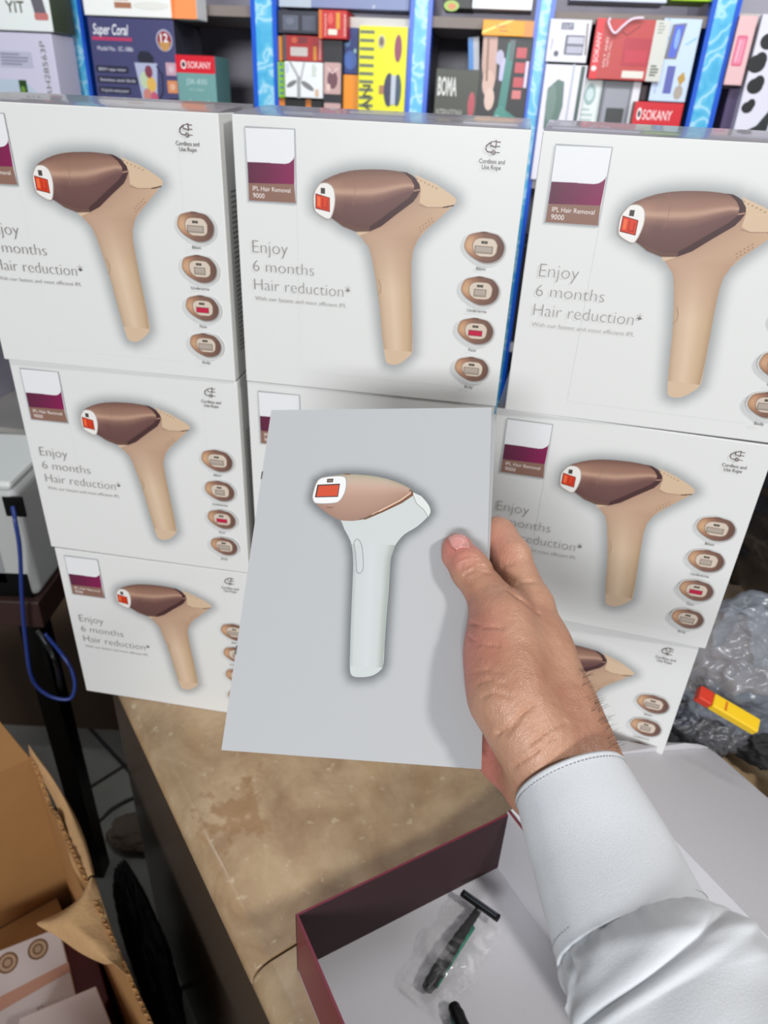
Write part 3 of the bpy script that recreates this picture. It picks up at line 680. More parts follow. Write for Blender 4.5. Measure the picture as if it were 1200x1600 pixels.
INDEX = [(829, 946, .438, .0140), (806, 895, .450, .0125), (776, 838, .4660, .0125), (733, 842, .472, .0098), (697, 868, .4685, .0080)]
MIDDLE = [(822, 948, .462, .0135), (768, 870, .490, .0112), (722, 872, .482, .0095), (690, 900, .4670, .0080)]
RING = [(812, 965, .480, .0130), (758, 905, .502, .0106), (716, 905, .486, .0090), (690, 930, .4640, .0077)]
PINKY = [(800, 1000, .492, .0115), (757, 950, .505, .0092), (722, 948, .486, .0080), (700, 965, .4600, .0068)]
def hand_base(X):
    p = chain(X, [(783, 962, .416, .0160), (786, 1020, .408, .0180), (797, 1090, .395, .0185), (838, 1165, .386, .0165), (866, 1240, .384, .0175)], .02)   # thenar
    p = smin(p, chain(X, [(829, 946, .438, .0130), (846, 1020, .424, .0150), (876, 1105, .408, .0165), (905, 1185, .396, .0175), (925, 1240, .388, .0180)], .02), .014)
    p = smin(p, chain(X, [(815, 955, .462, .0125), (830, 1030, .446, .0140), (856, 1110, .425, .0160), (890, 1190, .404, .0170)], .02), .012)
    p = smin(p, chain(X, [(805, 975, .480, .0125), (812, 1050, .462, .0145), (812, 1120, .438, .0160), (850, 1190, .405, .0180)], .02), .012)
    p = smin(p, chain(X, [(795, 1005, .490, .0110), (793, 1080, .470, .0150), (794, 1165, .432, .0175), (835, 1225, .400, .0180)], .02), .012)
    p = smin(p, chain(X, [(778, 985, .421, .0120), (826, 985, .431, .0115)], .01), .012)    # web
    # forearm going down into the sleeve
    p = smin(p, chain(X, [(864, 1235, .385, .0165), (930, 1400, .350, .0170), (1010, 1560, .312, .0180)], .02), .012)
    p = smin(p, chain(X, [(915, 1215, .392, .0170), (985, 1380, .356, .0170), (1050, 1530, .318, .0180)], .02), .012)
    th = chain(X, THUMB, .003)
    th = smin(th, rcone(X, cs(731, 880, .4300), cs(742, 893, .4285), .0108, .0108), .003)
    p = smin(p, th, .007)
    f = chain(X, INDEX, .003); f = smin(f, rcone(X, cs(800, 868, .4535), cs(778, 842, .464), .0125, .0122), .003)
    for ch in (MIDDLE, RING, PINKY): f = np.minimum(f, chain(X, ch, .003))
    p = smin(p, f, .005)
    return p
CREASE = [((793,921),(808,932),(824,944),(842,958)), .0013, ((733,973),(754,979),(785,981)), .0007, ((730,993),(747,1005),(779,1010)), .0005, ((717,884),(731,876),(749,877)), .0006, ((719,890),(736,882),(757,886)), .0006, ((726,898),(742,890),(762,895)), .0005, ((715,874),(730,868),(742,870)), .0004, ((794,917),(810,911),(834,909)), .0006, ((770,888),(785,883),(800,881)), .0007, ((776,1143),(791,1147),(812,1124)), .0006, ((772,1152),(802,1128),(835,1099)), .0005, ((742,1050),(762,1046),(784,1052)), .0004, ((745,1068),(765,1062),(790,1070)), .0004, ((752,1090),(772,1082),(796,1088)), .0004, ((800,1200),(830,1180),(870,1150)), .0004, ((826,1165),(860,1138),(884,1128)), .0004]
def march(px, py):
    q = cs(px, py, .44); dv = q/np.linalg.norm(q); t = .36
    for _ in range(80):
        dd = hand_base((dv*t)[None, :])[0]
        if dd < .00005: break
        t += dd*.9
    return dv*t
CR_SEG = []
for k in range(0, len(CREASE), 2):
    pts_ = [march(*q) for q in CREASE[k]]
    for i in range(len(pts_)-1): CR_SEG.append((pts_[i], pts_[i+1], CREASE[k+1]))
def hand_sdf(X):
    p = hand_base(X)
    for a_, b_, r_ in CR_SEG:
        lo = np.minimum(a_, b_)-.006; hi = np.maximum(a_, b_)+.006
        m = np.all((X > lo) & (X < hi), axis=-1)
        if m.any(): p[m] = smax(p[m], -rcone(X[m], a_, b_, r_, r_), .0018)
    return p
def surface_nets(fn, lo, hi, h):
    n = [int(math.ceil((hi[i]-lo[i])/h))+1 for i in range(3)]
    g = np.stack(np.meshgrid(*[lo[i]+h*np.arange(n[i]) for i in range(3)], indexing='ij'), -1)
    D = np.empty(n)
    for i in range(n[0]): D[i] = fn(g[i])
    ins = D < 0; acc = np.zeros([k-1 for k in n]+[3]); cnt = np.zeros([k-1 for k in n])
    c8 = [(i, j, k) for i in (0, 1) for j in (0, 1) for k in (0, 1)]
    def sub(A, c): return A[c[0]:n[0]-1+c[0], c[1]:n[1]-1+c[1], c[2]:n[2]-1+c[2]]
    for c in c8:
        for ax in range(3):
            if c[ax]: continue
            e = list(c); e[ax] = 1
            a, b = sub(D, c), sub(D, e); m = (a < 0) != (b < 0)
            t = np.where(m, a/np.where(m, a-b, 1), 0)
            for q in range(3): acc[..., q] += np.where(m, c[q]+(t if q == ax else 0), 0)
            cnt += m
    act = cnt > 0; idx = -np.ones(act.shape, int); idx[act] = np.arange(act.sum())
    I = np.argwhere(act); V = lo+h*(I+acc[act]/cnt[act][:, None]); Fc = []
    for ax in range(3):
        o1, o2 = [(1, 2), (2, 0), (0, 1)][ax]
        s0 = [slice(1, n[q]-1) for q in range(3)]; s0[ax] = slice(0, n[ax]-1); s1 = list(s0); s1[ax] = slice(1, n[ax])
        a, b = ins[tuple(s0)], ins[tuple(s1)]; off = np.array([1, 1, 1]); off[ax] = 0
        for flag in (True, False):
            m = np.argwhere((a != b) & (a == flag))+off
            def gi(d1, d2):
                q = m.copy(); q[:, o1] -= d1; q[:, o2] -= d2; return idx[q[:, 0], q[:, 1], q[:, 2]]
            qd = np.stack([gi(1, 1), gi(0, 1), gi(0, 0), gi(1, 0)], 1)
            if not flag: qd = qd[:, ::-1]
            Fc.append(qd)
    return V, np.concatenate(Fc)
def cam2world(V):
    R = np.array([RT, UP, FW]); return V@R+np.array(CAM)
V, Fq = surface_nets(hand_sdf, np.array((.02, -.235, .262)), np.array((.165, .015, .525)), .00105)
Wd = cam2world(V)
person = empty('person', tuple(P(1010, 1500, .30)), 0, "person's right hand in a white shirt sleeve, thumb pressing on the booklet", 'person')
po = np.array(person.location)
me = bpy.data.meshes.new('hand'); me.from_pydata((Wd-po).tolist(), [], Fq.tolist()); me.update()
me.polygons.foreach_set('use_smooth', [True]*len(me.polygons)); me.materials.append(M['skin'])
fl = me.attributes.new('flush', 'FLOAT', 'POINT')
def near(px, py, d, r): return np.clip(1-np.sqrt(((V-cs(px, py, d))**2).sum(1))/r, 0, 1)
flv = np.clip(near(712, 850, .43, .022)*1.1 + near(765, 1185, .425, .045)*1.3 + near(735, 1010, .41, .035)*.9 + near(770, 860, .455, .025)*.5 + near(740, 1080, .41, .03)*.5, 0, .85)
fl.data.foreach_set('value', flv.astype(np.float32))
hand = link(bpy.data.objects.new('hand', me)); hand.parent = person
sm = hand.modifiers.new('s', 'SMOOTH'); sm.factor = .5; sm.iterations = 2
# thumbnail
def nail():
    V_ = []; Fc = []; n, m = 14, 12
    for i in range(n+1):
        for j in range(m+1):
            u = i/n*2-1; v = j/m                     # v 0 cuticle .. 1 free edge
            hw = (12.5+2.0*math.sin(math.pi*v*.8))*(1-.18*max(0, .25-v)*4*abs(u))
            cx = 723-10*v; cy = 855.5-21*v
            px = cx+u*hw*.97; py = cy+u*hw*-.10 - (abs(u)**2)*( -3.0*(1-v)+(-3.0)*v*0) + (abs(u)**2)*(4.2*v)
            q = cs(px, py, .44); dirv = q/np.linalg.norm(q)
            t = .38
            for _ in range(60):
                X = dirv*t
                dd = hand_sdf(X[None, :])[0]
                if dd < .00004: break
                t += dd*.9
            V_.append(dirv*(t-.00055))
    for i in range(n):
        for j in range(m):
            k = i*(m+1)+j; Fc.append((k, k+1, k+m+2, k+m+1))
    W_ = cam2world(np.array(V_))-po
    o = mk('thumbnail', W_.tolist(), Fc, M['nail'], person, smooth=True)
    s_ = o.modifiers.new('t', 'SOLIDIFY'); s_.thickness = .0006; s_.offset = 0
nail()
# sleeve
ST = [((812, 1256), (968, 1186), .377), ((840, 1372), (1040, 1300), .348), ((877, 1512), (1113, 1424), .313), ((890, 1560), (1162, 1450), .300), ((908, 1640), (1235, 1525), .285), ((960, 1760), (1330, 1640), .262), ((1040, 1900), (1450, 1780), .235)]
def ring(i_f):
    i = int(min(max(i_f, 0), len(ST)-1.0001)); t = i_f-i
    def g(k):
        k = min(max(k, 0), len(ST)-1); (l, r, d) = ST[k]; return np.array(cs(l[0], l[1], d)), np.array(cs(r[0], r[1], d))
    p = [g(i-1), g(i), g(i+1), g(i+2)]
    def cr(a, b, c, d_): return .5*((2*b)+(c-a)*t+(2*a-5*b+4*c-d_)*t*t+(3*b-a-3*c+d_)*t**3)
    L = cr(*[q[0] for q in p]); R_ = cr(*[q[1] for q in p]); return (L+R_)/2, (R_-L)/2
def sleeve_pt(i_f, th, extra=0.0):
    c, a = ring(i_f); c2, _ = ring(min(i_f+.05, len(ST)-1.001)); c1, _ = ring(max(i_f-.05, 0))
    ax = c2-c1; ax /= np.linalg.norm(ax); a = a-ax*(a@ax)*.55; r = np.linalg.norm(a); ah = a/r
    b = np.cross(ax, ah); b /= np.linalg.norm(b)
    if b[2] > 0: b = -b                      # towards the viewer
    r += extra
    return c + ah*r*math.cos(th) + b*r*(.82-.30*min(1, max(0, i_f/2)))*math.sin(th)
def tube_sheet(name, i0, i1, ni, nth, fn, mt, thick=.0009, parent=person):
    V_ = []; Fc = []
    for i in range(ni+1):
        s_ = i0+(i1-i0)*i/ni
        for j in range(nth):
            th = 2*math.pi*j/nth; V_.append(sleeve_pt(s_, th, fn(s_, th)))
    for i in range(ni):
        for j in range(nth):
            k = i*nth; Fc.append((k+j, k+nth+j, k+nth+(j+1) % nth, k+(j+1) % nth))
    W_ = cam2world(np.array(V_))-po
    o = mk(name, W_.tolist(), Fc, mt, parent, smooth=True)
    m_ = o.modifiers.new('t', 'SOLIDIFY'); m_.thickness = thick; m_.offset = -1
    return o
def cuff_fn(s, th):
    e = .0006*math.exp(-((s-.03)/.03)**2) + .0004*noise.noise(Vector((s*2, math.cos(th)*1.5, math.sin(th)*1.5)))
    return e+.0003*math.exp(-((2.0-s)/.05)**2)
cuff = tube_sheet('cuff', 0, 2.0, 60, 120, cuff_fn, M['cloth'], .0014)
def sleeve_fn(s, th):
    d = s-1.97; g = math.exp(-d/.35)
    pleat = .0017*g*max(0, 1-math.exp(-d/.08))*(math.sin(th*19)+.7*math.sin(th*31+1))
    puff = .0022*(1-math.exp(-max(0, d)/.5)) - .0012*math.exp(-(d/.05)**2)
    w_ = noise.noise(Vector((s*1.1+math.cos(th)*.6, math.cos(th)*1.6, math.sin(th)*1.6+s*.5)))*.0045*min(1, max(0, d)*1.5)
    fold = s-(3.35+.55*math.cos(th)*-.7+.15*math.sin(th))
    f = (.0028*math.exp(-((fold-.14)/.16)**2)-.0036*math.exp(-((fold+.10)/.06)**2)+.0024*math.exp(-((fold+.32)/.18)**2))*max(0, math.sin(th*.9+.2))
    f2 = s-(2.75+.5*math.cos(th-.6)); f += .0022*math.exp(-(f2/.12)**2)*max(0, math.cos(th-.9))
    return -.0004+pleat+puff+w_+f
tube_sheet('sleeve', 1.97, 6.0, 150, 170, sleeve_fn, M['cloth'], .0009)
def stitches(s0, parent, amp):
    V_ = []; Fc = []
    nst = 90
    for k in range(nst):
        t0 = 2*math.pi*k/nst; t1 = t0+2*math.pi/nst*.62
        q0 = cam2world(sleeve_pt(s0, t0, amp)[None, :])[0]-po; q1 = cam2world(sleeve_pt(s0, t1, amp)[None, :])[0]-po
        v, f = tube_geo([q0, q1], .00035, 5); b = len(V_); V_ += v; Fc += [tuple(b+i for i in ff) for ff in f]
    return mk('stitching', V_, Fc, M['thread'], parent)
stitches(.10, person, .0016); stitches(1.80, person, .0015) 
# fine arm hairs along the outer wrist
V_ = []; Fc = []; rng = random.Random(2)
for k in range(70):
    t = rng.random(); py = 1045+t*130; px = 912+(py-1045)*.44; d0 = 0
    q = cs(px-3-rng.random()**2*14, py, .40); dv = q/np.linalg.norm(q); tt = .30
    for _ in range(60):
        dd = hand_sdf((dv*tt)[None, :])[0]
        if dd < .0001: break
        tt += dd
    if dd > .001: continue
    X = dv*tt; e = X+np.array((.0035+.003*rng.random(), .001+.004*rng.random(), -.0008)); mid = (X+e)/2+np.array((.0004, .0006, 0))
    w3 = cam2world(np.array([X, mid, e]))-po
    v, f = tube_geo([tuple(z_) for z_ in w3], [.00008, .00006, .00003], 4); b = len(V_); V_ += v; Fc += [tuple(b+i for i in ff) for ff in f]
if V_: tag(mk('arm_hair', V_, Fc, M['hair'], person), kind='stuff')

# ------------------------------------------------------------------ display shelving behind
shel = empty('display_shelving', WO, WY, 'blue framed display shelving with marbled uprights along the back wall', 'shelving')
ZL = 1.47
posts = [(78, 130), (394, 434), (643, 678), (839, 869), (1112, 1158)]
ps = []
for a_, b_ in posts:
    s0, _ = sh(a_, 0); s1, _ = sh(b_, 0); ps.append((s0, s1))
def post(s0, s1, parent=shel):
    u = bx('upright', (s0+.009, s1-.009, -.012, .02, 0, 2.25), M['bluemarble'], parent)
    bx('edge_trim', (s0, s0+.010, -.016, .022, 0, 2.25), M['blue'], u); bx('edge_trim', (s1-.010, s1, -.016, .022, 0, 2.25), M['blue'], u)
    bx('partition', ((s0+s1)/2-.012, (s0+s1)/2+.012, .022, .36, 0, 2.25), M['shelf_in'], parent)
allp = [(ps[0][0]-.62, ps[0][0]-.56)]+ps+[(ps[4][1]+.58, ps[4][1]+.64)]
for s0, s1 in allp: post(s0, s1)
bx('back_panel', (allp[0][0], allp[-1][1], .36, .375, 0, 2.25), M['shelf_in'], shel)
tops = [1.86, sh(350, 8)[1], sh(540, 26)[1], sh(760, 28)[1], sh(1000, 22)[1], sh(1185, 22)[1]]
for i in range(6):
    a_ = allp[i][1] if i else allp[0][1]; b_ = allp[i+1][0]
    x0 = (allp[i][0]+allp[i][1])/2+.012; x1 = (allp[i+1][0]+allp[i+1][1])/2-.012
    for z in (tops[i], ZL, 1.05, .62, .12):
        o = bx('shelf_board', (x0, x1, .0, .36, z-.022, z), M['shelf_edge'] if (z != tops[i] or i in (2, 5)) else M['shelf_brown'], shel, bevel=.001)
def item_root(name, s, off, z, label, cat='box', group=None, rz=0):
    p = WL(s, off, z); return empty(name, p, WY+rz, label, cat, group)
def col_side(c, k=.8): return tuple(x*k for x in c)
def shelf_item(name, x0, x1, yt, yb, col, label, art=None, off=.01, dep=.10, side=None, ref=None, top=None, group=None, tilt=0):
    ref = ref if ref is not None else (yt+(yb if yb else 190))/2
    s0, _ = sh(x0, ref, off); s1, _ = sh(x1, ref, off); zt = sh((x0+x1)/2, yt, off)[1]
    zb = sh((x0+x1)/2, yb, off)[1] if yb else ZL
    if zb < ZL: zb = ZL
    W_ = s1-s0; Hh = zt-zb
    r = item_root(name, s0, off, zb+.0003, label, 'box', group)
    mf = mat(name+' board', col, .4); ms = mat(name+' side board', side or col, .45)
    v, f = box_geo(0, W_, 0, dep, 0, Hh); mk('carton_body', v, f, None, r, bevel=.0015, mats=[mf, ms], fm=[0, 1, 0, 1, 0, 1])
    if art:
        A_ = Art(); art(A_, W_*1000, Hh*1000); A_.build('printed_front', r, M['print_shop'], lambda x, z, h: (x, -h, z), dh=.00004)
    if tilt: r.rotation_euler[1] = tilt
    return r
WH = (240,240,240)
def bars(A, x, y, w_, n, col, st=4, h=1.6, seed=1):
    rg = random.Random(seed)
    for k in range(n): A.rect(x, y-k*st, x+w_*rg.uniform(.6, 1), y-k*st+h, col)
# bay 0 (far left)
def art_a(A, w, h):
    A.text('YIT', w*.55, h*.35, h*.22, (70,66,40), thin=.01)
    A.ell(w*.62, h*.98, w*.16, h*.14, (60,58,64)); A.rrect(w*.68, h*.80, w*.97, h*.99, 6, (120,118,124)); A.poly([(w*.80,h*.85),(w*.92,h*.85),(w*.96,h*.30),(w*.84,h*.30)], (104,100,108)); A.rrect(w*.83, h*.22, w*.97, h*.36, 4, (196,120,116)); A.rrect(w*.74,h*.83,w*.82,h*.95,3,(226,130,120))
    bars(A, w*.3, h*.8, w*.12, 5, (190,196,192), h*.14, h*.05)
def art_b(A, w, h):
    A.text('GRH28563P', w*.93, h*.42, 13, (96,88,72), rot=math.pi/2, width=h*.52)
    A.ell(w*.38, h*.78, w*.09, h*.075, (104,120,180)); bars(A, w*.33, h*.82, w*.1, 5, (190,196,230), h*.022, h*.01)
    A.rrect(w*.50, h*.72, w*.80, h*.85, 3, (186,184,204)); bars(A, w*.52, h*.82, w*.26, 4, (130,128,150), h*.026, h*.012)
    A.poly([(w*.32,h*.62),(w*.70,h*.62),(w*.80,h*.50),(w*.84,h*.1),(w*.36,h*.1)], (186,200,216)); A.rect(w*.64, h*.50, w*.71, h*.62, (40,70,30)); A.ell(w*.67, h*.54, w*.02, h*.03, (110,150,60))
shelf_item('air_tool_box', -75, 77, -35, 47, (232,236,234), 'white box printed YIT with a grey power tool, top left corner', art_a, off=-.13, side=(70,80,60))
shelf_item('grill_box', -80, 90, 50, None, (206,202,222), 'pale lilac box with grey appliance print, below the YIT box', art_b, off=-.13)
# bay 1
def art_c(A, w, h):
    A.rect(w*.78, 0, w, h, (246,132,66)); A.poly([(w*.8,0),(w,0),(w,h*.8),(w*.88,h*.9)], (250,150,90)); A.text('COOK', w*.04, h*.34, 7, (214,110,90)); A.rect(w*.28, h*.10, w*.43, h*.17, (170,116,90)); A.rect(w*.28, h*.19, w*.41, h*.21, (214,170,140))
    A.ell(w*.6, h*.14, w*.16, h*.05, (228,226,220)); A.ell(w*.1,h*.6,w*.05,h*.1,(220,120,90))
shelf_item('oven_box', 131, 307, -110, 27, (238,238,234), 'white and orange box jutting over the blender box, top left', art_c, off=-.085, dep=.065, ref=15)
def art_d(A, w, h):
    A.text('Super Coral', w*.05, h*.885, h*.07, (236,236,240), shear=.25, width=w*.42, thin=.012); A.rect(w*.03, h*.845, w*.5, h*.868, (190,60,100))
    A.text('Model No.  SC-1886', w*.08, h*.775, h*.03, (220,220,230), width=w*.42)
    for k in range(5):
        y = h*(.62-.075*k); A.rrect(w*.03, y, w*(.42+.1*(k % 2)), y+h*.05, 4, (44,44,66)); A.text(('800W super motor', 'Stainless steel blade', '10 big hole cooling system', 'Super large power', 'Bigger capacity and more')[k], w*.06, y+h*.014, h*.022, (206,206,220), width=w*(.33+.1*(k % 2)))
    A.ell(w*.88, h*.86, w*.095, h*.075, (170,170,190)); A.ell(w*.88, h*.86, w*.08, h*.062, (150,40,50)); A.poly([(w*.81,h*.85),(w*.95,h*.85),(w*.92,h*.80),(w*.88,h*.785),(w*.84,h*.80)], (196,146,86)); A.text('12', w*.88, h*.85, h*.055, WH, align='C', thin=.02)
    A.poly([(w*.54,h*.74),(w*.56,h*.70),(w*.72,h*.70),(w*.74,h*.74),(w*.68,h*.78),(w*.58,h*.78)], (40,40,56)); A.poly([(w*.50,h*.70),(w*.77,h*.70),(w*.72,h*.36),(w*.57,h*.36)], (176,182,208))
    A.ell(w*.6, h*.58, w*.05, h*.06, (190,206,170)); A.ell(w*.68, h*.55, w*.055, h*.055, (226,178,90)); A.ell(w*.66, h*.64, w*.045, h*.045, (130,60,80)); A.ell(w*.62, h*.47, w*.05, h*.05, (200,130,120)); A.ell(w*.7, h*.45, w*.045, h*.05, (196,90,120))
    A.line([(w*.76,h*.68),(w*.82,h*.62),(w*.81,h*.50),(w*.73,h*.42)], 3, (30,34,52)); A.poly([(w*.55,h*.36),(w*.74,h*.36),(w*.79,h*.22),(w*.51,h*.22)], (120,120,160)); A.ell(w*.65,h*.29,w*.05,h*.035,(60,60,90))
    for k, c in enumerate(((196,160,176), (214,140,96), (60,50,76), (150,120,130))): A.rect(w*.87, h*(.62-.125*k), w*.99, h*(.71-.125*k), c); A.ell(w*.93, h*(.665-.125*k), w*.03, h*.025, mixc(c, WH, .35))
shelf_item('blender_box', 147, 277, 29, None, (70,70,112), 'dark blue box with a jug blender print and 12 badge, standing in the shelf', art_d, off=-.085, side=(50,48,60), dep=.17)
def art_e(A, w, h):
    A.rrect(0, h*.84, w, h, 1.5, (214,22,44)); A.text('SOKANY', w*.3, h*.885, h*.06, (246,230,230), width=w*.6); A.ell(w*.2, h*.915, w*.07, h*.04, (244,230,230)); A.ell(w*.2,h*.915,w*.045,h*.025,(60,20,30))
    A.text('JSK-830', w*.5, h*.74, h*.05, (190,214,214), align='C'); A.text('Hair clipper', w*.5, h*.68, h*.025, (170,200,200), align='C')
    A.ell(w*.3, h*.5, w*.04, h*.1, (160,190,186)); A.ell(w*.78, h*.5, w*.04, h*.1, (160,190,186)); A.ell(w*.55, h*.48, w*.07, h*.05, (90,100,96)); A.ell(w*.55, h*.42, w*.05, h*.05, (210,206,170))
shelf_item('clipper_box', 278, 338, 87, None, (112,158,156), 'small teal box with a red top band, right of the blender box', art_e, off=-.085, side=(90,130,130))
# bay 2
def art_f(A, w, h): A.rrect(w*.12, h*.15, w*.50, h*.8, 2, (92,96,112)); A.rrect(w*.60, h*.15, w*.92, h*.8, 2, (84,88,104)); A.ell(w*.3, h*.55, w*.1, h*.15, (110,114,130))
shelf_item('black_appliance_box', 434, 498, 17, 53, (44,46,58), 'dark grey box at the top left corner of the crowded bay', art_f, off=-.01)
def art_g(A, w, h):
    A.rect(0, 0, w*.12, h, (214,106,30)); A.text('SONASHI', w*.27, h*.1, h*.07, (240,220,210), rot=math.pi/2, width=h*.75); A.rect(w*.62, h*.35, w*.75, h*.92, (216,150,30)); A.text('SONASHI', w*.97, h*.1, h*.09, (240,220,210), rot=math.pi/2, width=h*.75)
    A.rrect(w*.34, h*.14, w*.66, h*.34, 2, (226,220,204)); A.ell(w*.42, h*.7, w*.1, h*.2, (220,90,80))
shelf_item('red_kitchen_box', 498, 542, 16, 61, (196,32,32), 'small red box with orange edges, balanced high beside the black box', art_g, off=-.04)
def art_h(A, w, h):
    A.rect(w*.02, 0, w*.1, h, (80,76,84)); A.ell(w*.3, h*.82, w*.07, h*.12, (196,90,60)); A.rrect(w*.2, h*.2, w*.62, h*.55, 2, (192,184,178)); A.rect(w*.76, h*.05, w*.84, h*.6, (196,130,40)); A.text('SONASHI', w*.95, h*.08, h*.1, (236,200,196), rot=math.pi/2, width=h*.75); A.rect(w*.4, h*.7, w*.62, h*.95, (120,40,44))
shelf_item('red_heater_box', 441, 505, 56, 96, (166,34,36), 'red box with silver print under the dark grey box', art_h, off=-.01)
shelf_item('amber_box', 434, 441, 56, 96, (226,150,30), 'narrow amber box beside the left post', None, off=0)
def art_i(A, w, h):
    A.line([(w*.15,h*.98),(w*.4,h*.5)], 6, (176,176,176)); A.line([(w*.52,h*.98),(w*.42,h*.5)], 5, (186,186,186)); A.line([(w*.37,h*.55),(w*.37,h*.02)], 9, (160,160,160))
    A.ell(w*.18, h*.38, w*.15, h*.07, (120,120,120), rot=.5); A.ell(w*.6, h*.34, w*.19, h*.08, (126,126,126), rot=-.5); bars(A, w*.72, h*.9, w*.14, 5, (170,190,160), h*.07, h*.03); A.rect(w*.8, h*.05, w*.9, h*.25, (214,180,150)); bars(A, w*.04, h*.9, w*.08, 4, (150,180,220), h*.07, h*.03)
shelf_item('ceiling_fan_box', 445, 504, 97, 153, (232,234,236), 'white box printed with grey fan blades, left in the crowded bay', art_i, off=-.03)
shelf_item('green_box', 434, 445, 97, 153, (136,190,40), 'thin lime green box edge beside the fan box', lambda A, w, h: bars(A, w*.35, h*.9, w*.5, 6, (60,110,160), h*.16, h*.07), off=-.02)
shelf_item('dark_base_box', 436, 504, 155, None, (30,28,28), 'black box with orange corners under the fan box', lambda A, w, h: (A.rect(0,h*.6,w*.14,h,(224,130,40)), A.rect(w*.62,h*.6,w*.74,h,(224,130,40))), off=-.01)
def art_j(A, w, h):
    for k in range(3):
        y = h*(.70-.31*k); A.rrect(w*.08, y-h*.11, w*.92, y+h*.13, 3, (196,160,156)); A.ell(w*.5, y, w*.26, h*.07, (110,70,80)); A.line([(w*.25,y+h*.09),(w*.5,y+h*.05),(w*.75,y+h*.09)], 3, (230,200,196)); A.ell(w*.3,y-h*.06,w*.1,h*.03,(226,196,186))
shelf_item('shaver_box', 504, 535, 62, None, (28,26,34), 'tall black box with three pink framed pictures', art_j, off=-.02)
def art_k(A, w, h): A.ell(w*.5, h*.3, w*.4, h*.2, (60,96,170)); A.ell(w*.3, h*.7, w*.2, h*.12, (90,130,180)); A.ell(w*.8, h*.5, w*.1, h*.05, (150,190,180))
shelf_item('navy_box', 535, 560, 42, 116, (30,52,120), 'navy blue box left of the tall yellow box', art_k, off=0)
shelf_item('orange_box', 536, 560, 117, None, (236,144,14), 'plain orange box under the navy box', None, off=-.01)
def art_l(A, w, h):
    for k in range(24): A.rect(w*.02, h*(.97-.055*k)-h*.022, w*.32, h*(.97-.055*k), (104,112,84))
    A.text('NUMAN', w*.27, h*.13, w*.17, (60,60,50), rot=math.pi/2, width=h*.48, thin=.01)
    A.ell(w*.47, h*.9, w*.075, h*.045, (196,190,150)); A.ell(w*.47, h*.9, w*.05, h*.03, (110,90,80)); A.ell(w*.82, h*.86, w*.075, h*.09, (140,52,84))
    A.rrect(w*.45, h*.55, w*.56, h*.61, 2, (170,120,70)); A.ell(w*.66, h*.58, w*.11, h*.115, (40,44,74)); A.ell(w*.84, h*.58, w*.08, h*.11, (46,70,90)); A.rect(w*.70, h*.48, w*.80, h*.68, (186,192,204)); A.rrect(w*.68, h*.27, w*.90, h*.42, 4, (40,46,62)); A.rect(w*.75, h*.27, w*.84, h*.42, (176,180,186)); bars(A, w*.5, h*.2, w*.4, 5, (196,196,20), h*.035, h*.012)
shelf_item('grinder_box', 560, 634, 41, None, (232,228,14), 'tall bright yellow box with striped left edge and blue pot prints', art_l, off=-.03, side=(226,222,200))
# above bay 2 and 3
shelf_item('blue_grey_box', 436, 640, -80, sh and 14, (128,138,176), 'blue grey box on the upper shelf above the yellow box', lambda A, w, h: (A.rect(0,0,w*.25,h*.4,(180,190,200)), A.text('S7', w*.72, h*.02, h*.05, WH)), off=.0, ref=5)
shelf_item('vegetable_chopper_box', 692, 738, -60, 14, (26,28,24), 'black box with green leaf print on the upper shelf', lambda A, w, h: (A.ell(w*.3,h*.06,w*.26,h*.12,(150,180,60)), A.ell(w*.32,h*.05,w*.14,h*.07,(200,120,60))), off=.0, ref=5)
shelf_item('white_manual_box', 738, 832, -60, 15, (236,238,244), 'white box with black print lines on the upper shelf', lambda A, w, h: (A.text('User guide and safety', w*.1, h*.12, h*.03, (60,60,66), width=w*.55), A.text('100-240V 50/60Hz', w*.1, h*.06, h*.03, (60,60,66), width=w*.55)), off=-.01, ref=5)
shelf_item('pale_blue_box', 890, 1042, -60, 3, (206,214,234), 'pale blue box on the upper shelf of the white box bay', None, off=.0, ref=2)
shelf_item('lime_box', 1048, 1112, -60, 2, (160,210,30), 'lime green box at the end of the upper shelf', None, off=.0, ref=2)
# bay 3
def art_m(A, w, h):
    A.text('BOMA', w*.06, h*.76, h*.16, (206,206,200), width=w*.44, thin=.03); A.text('INTERNATIONAL', w*.06, h*.56, h*.07, (176,176,170), width=w*.62); A.text('GRINDER', w*.06, h*.46, h*.06, (160,160,156), width=w*.3)
    A.ell(w*.86, h*.68, w*.08, h*.12, (176,60,72)); A.rrect(w*.03, h*.06, w*.26, h*.3, 3, (190,170,160)); A.rrect(w*.4, h*.02, w*.62, h*.34, 3, (150,156,140)); A.rect(w*.43, h*.04, w*.6, h*.12, (206,160,70)); A.ell(w*.9, h*.2, w*.06, h*.1, (90,110,100)); A.rrect(w*.4,h*.28,w*.62,h*.36,2,(60,70,66))
shelf_item('chopper_set_box', 679, 747, 108, None, (64,66,56), 'dark olive box printed BOMA, low left beside the black hair dryer box', art_m, off=-.02)
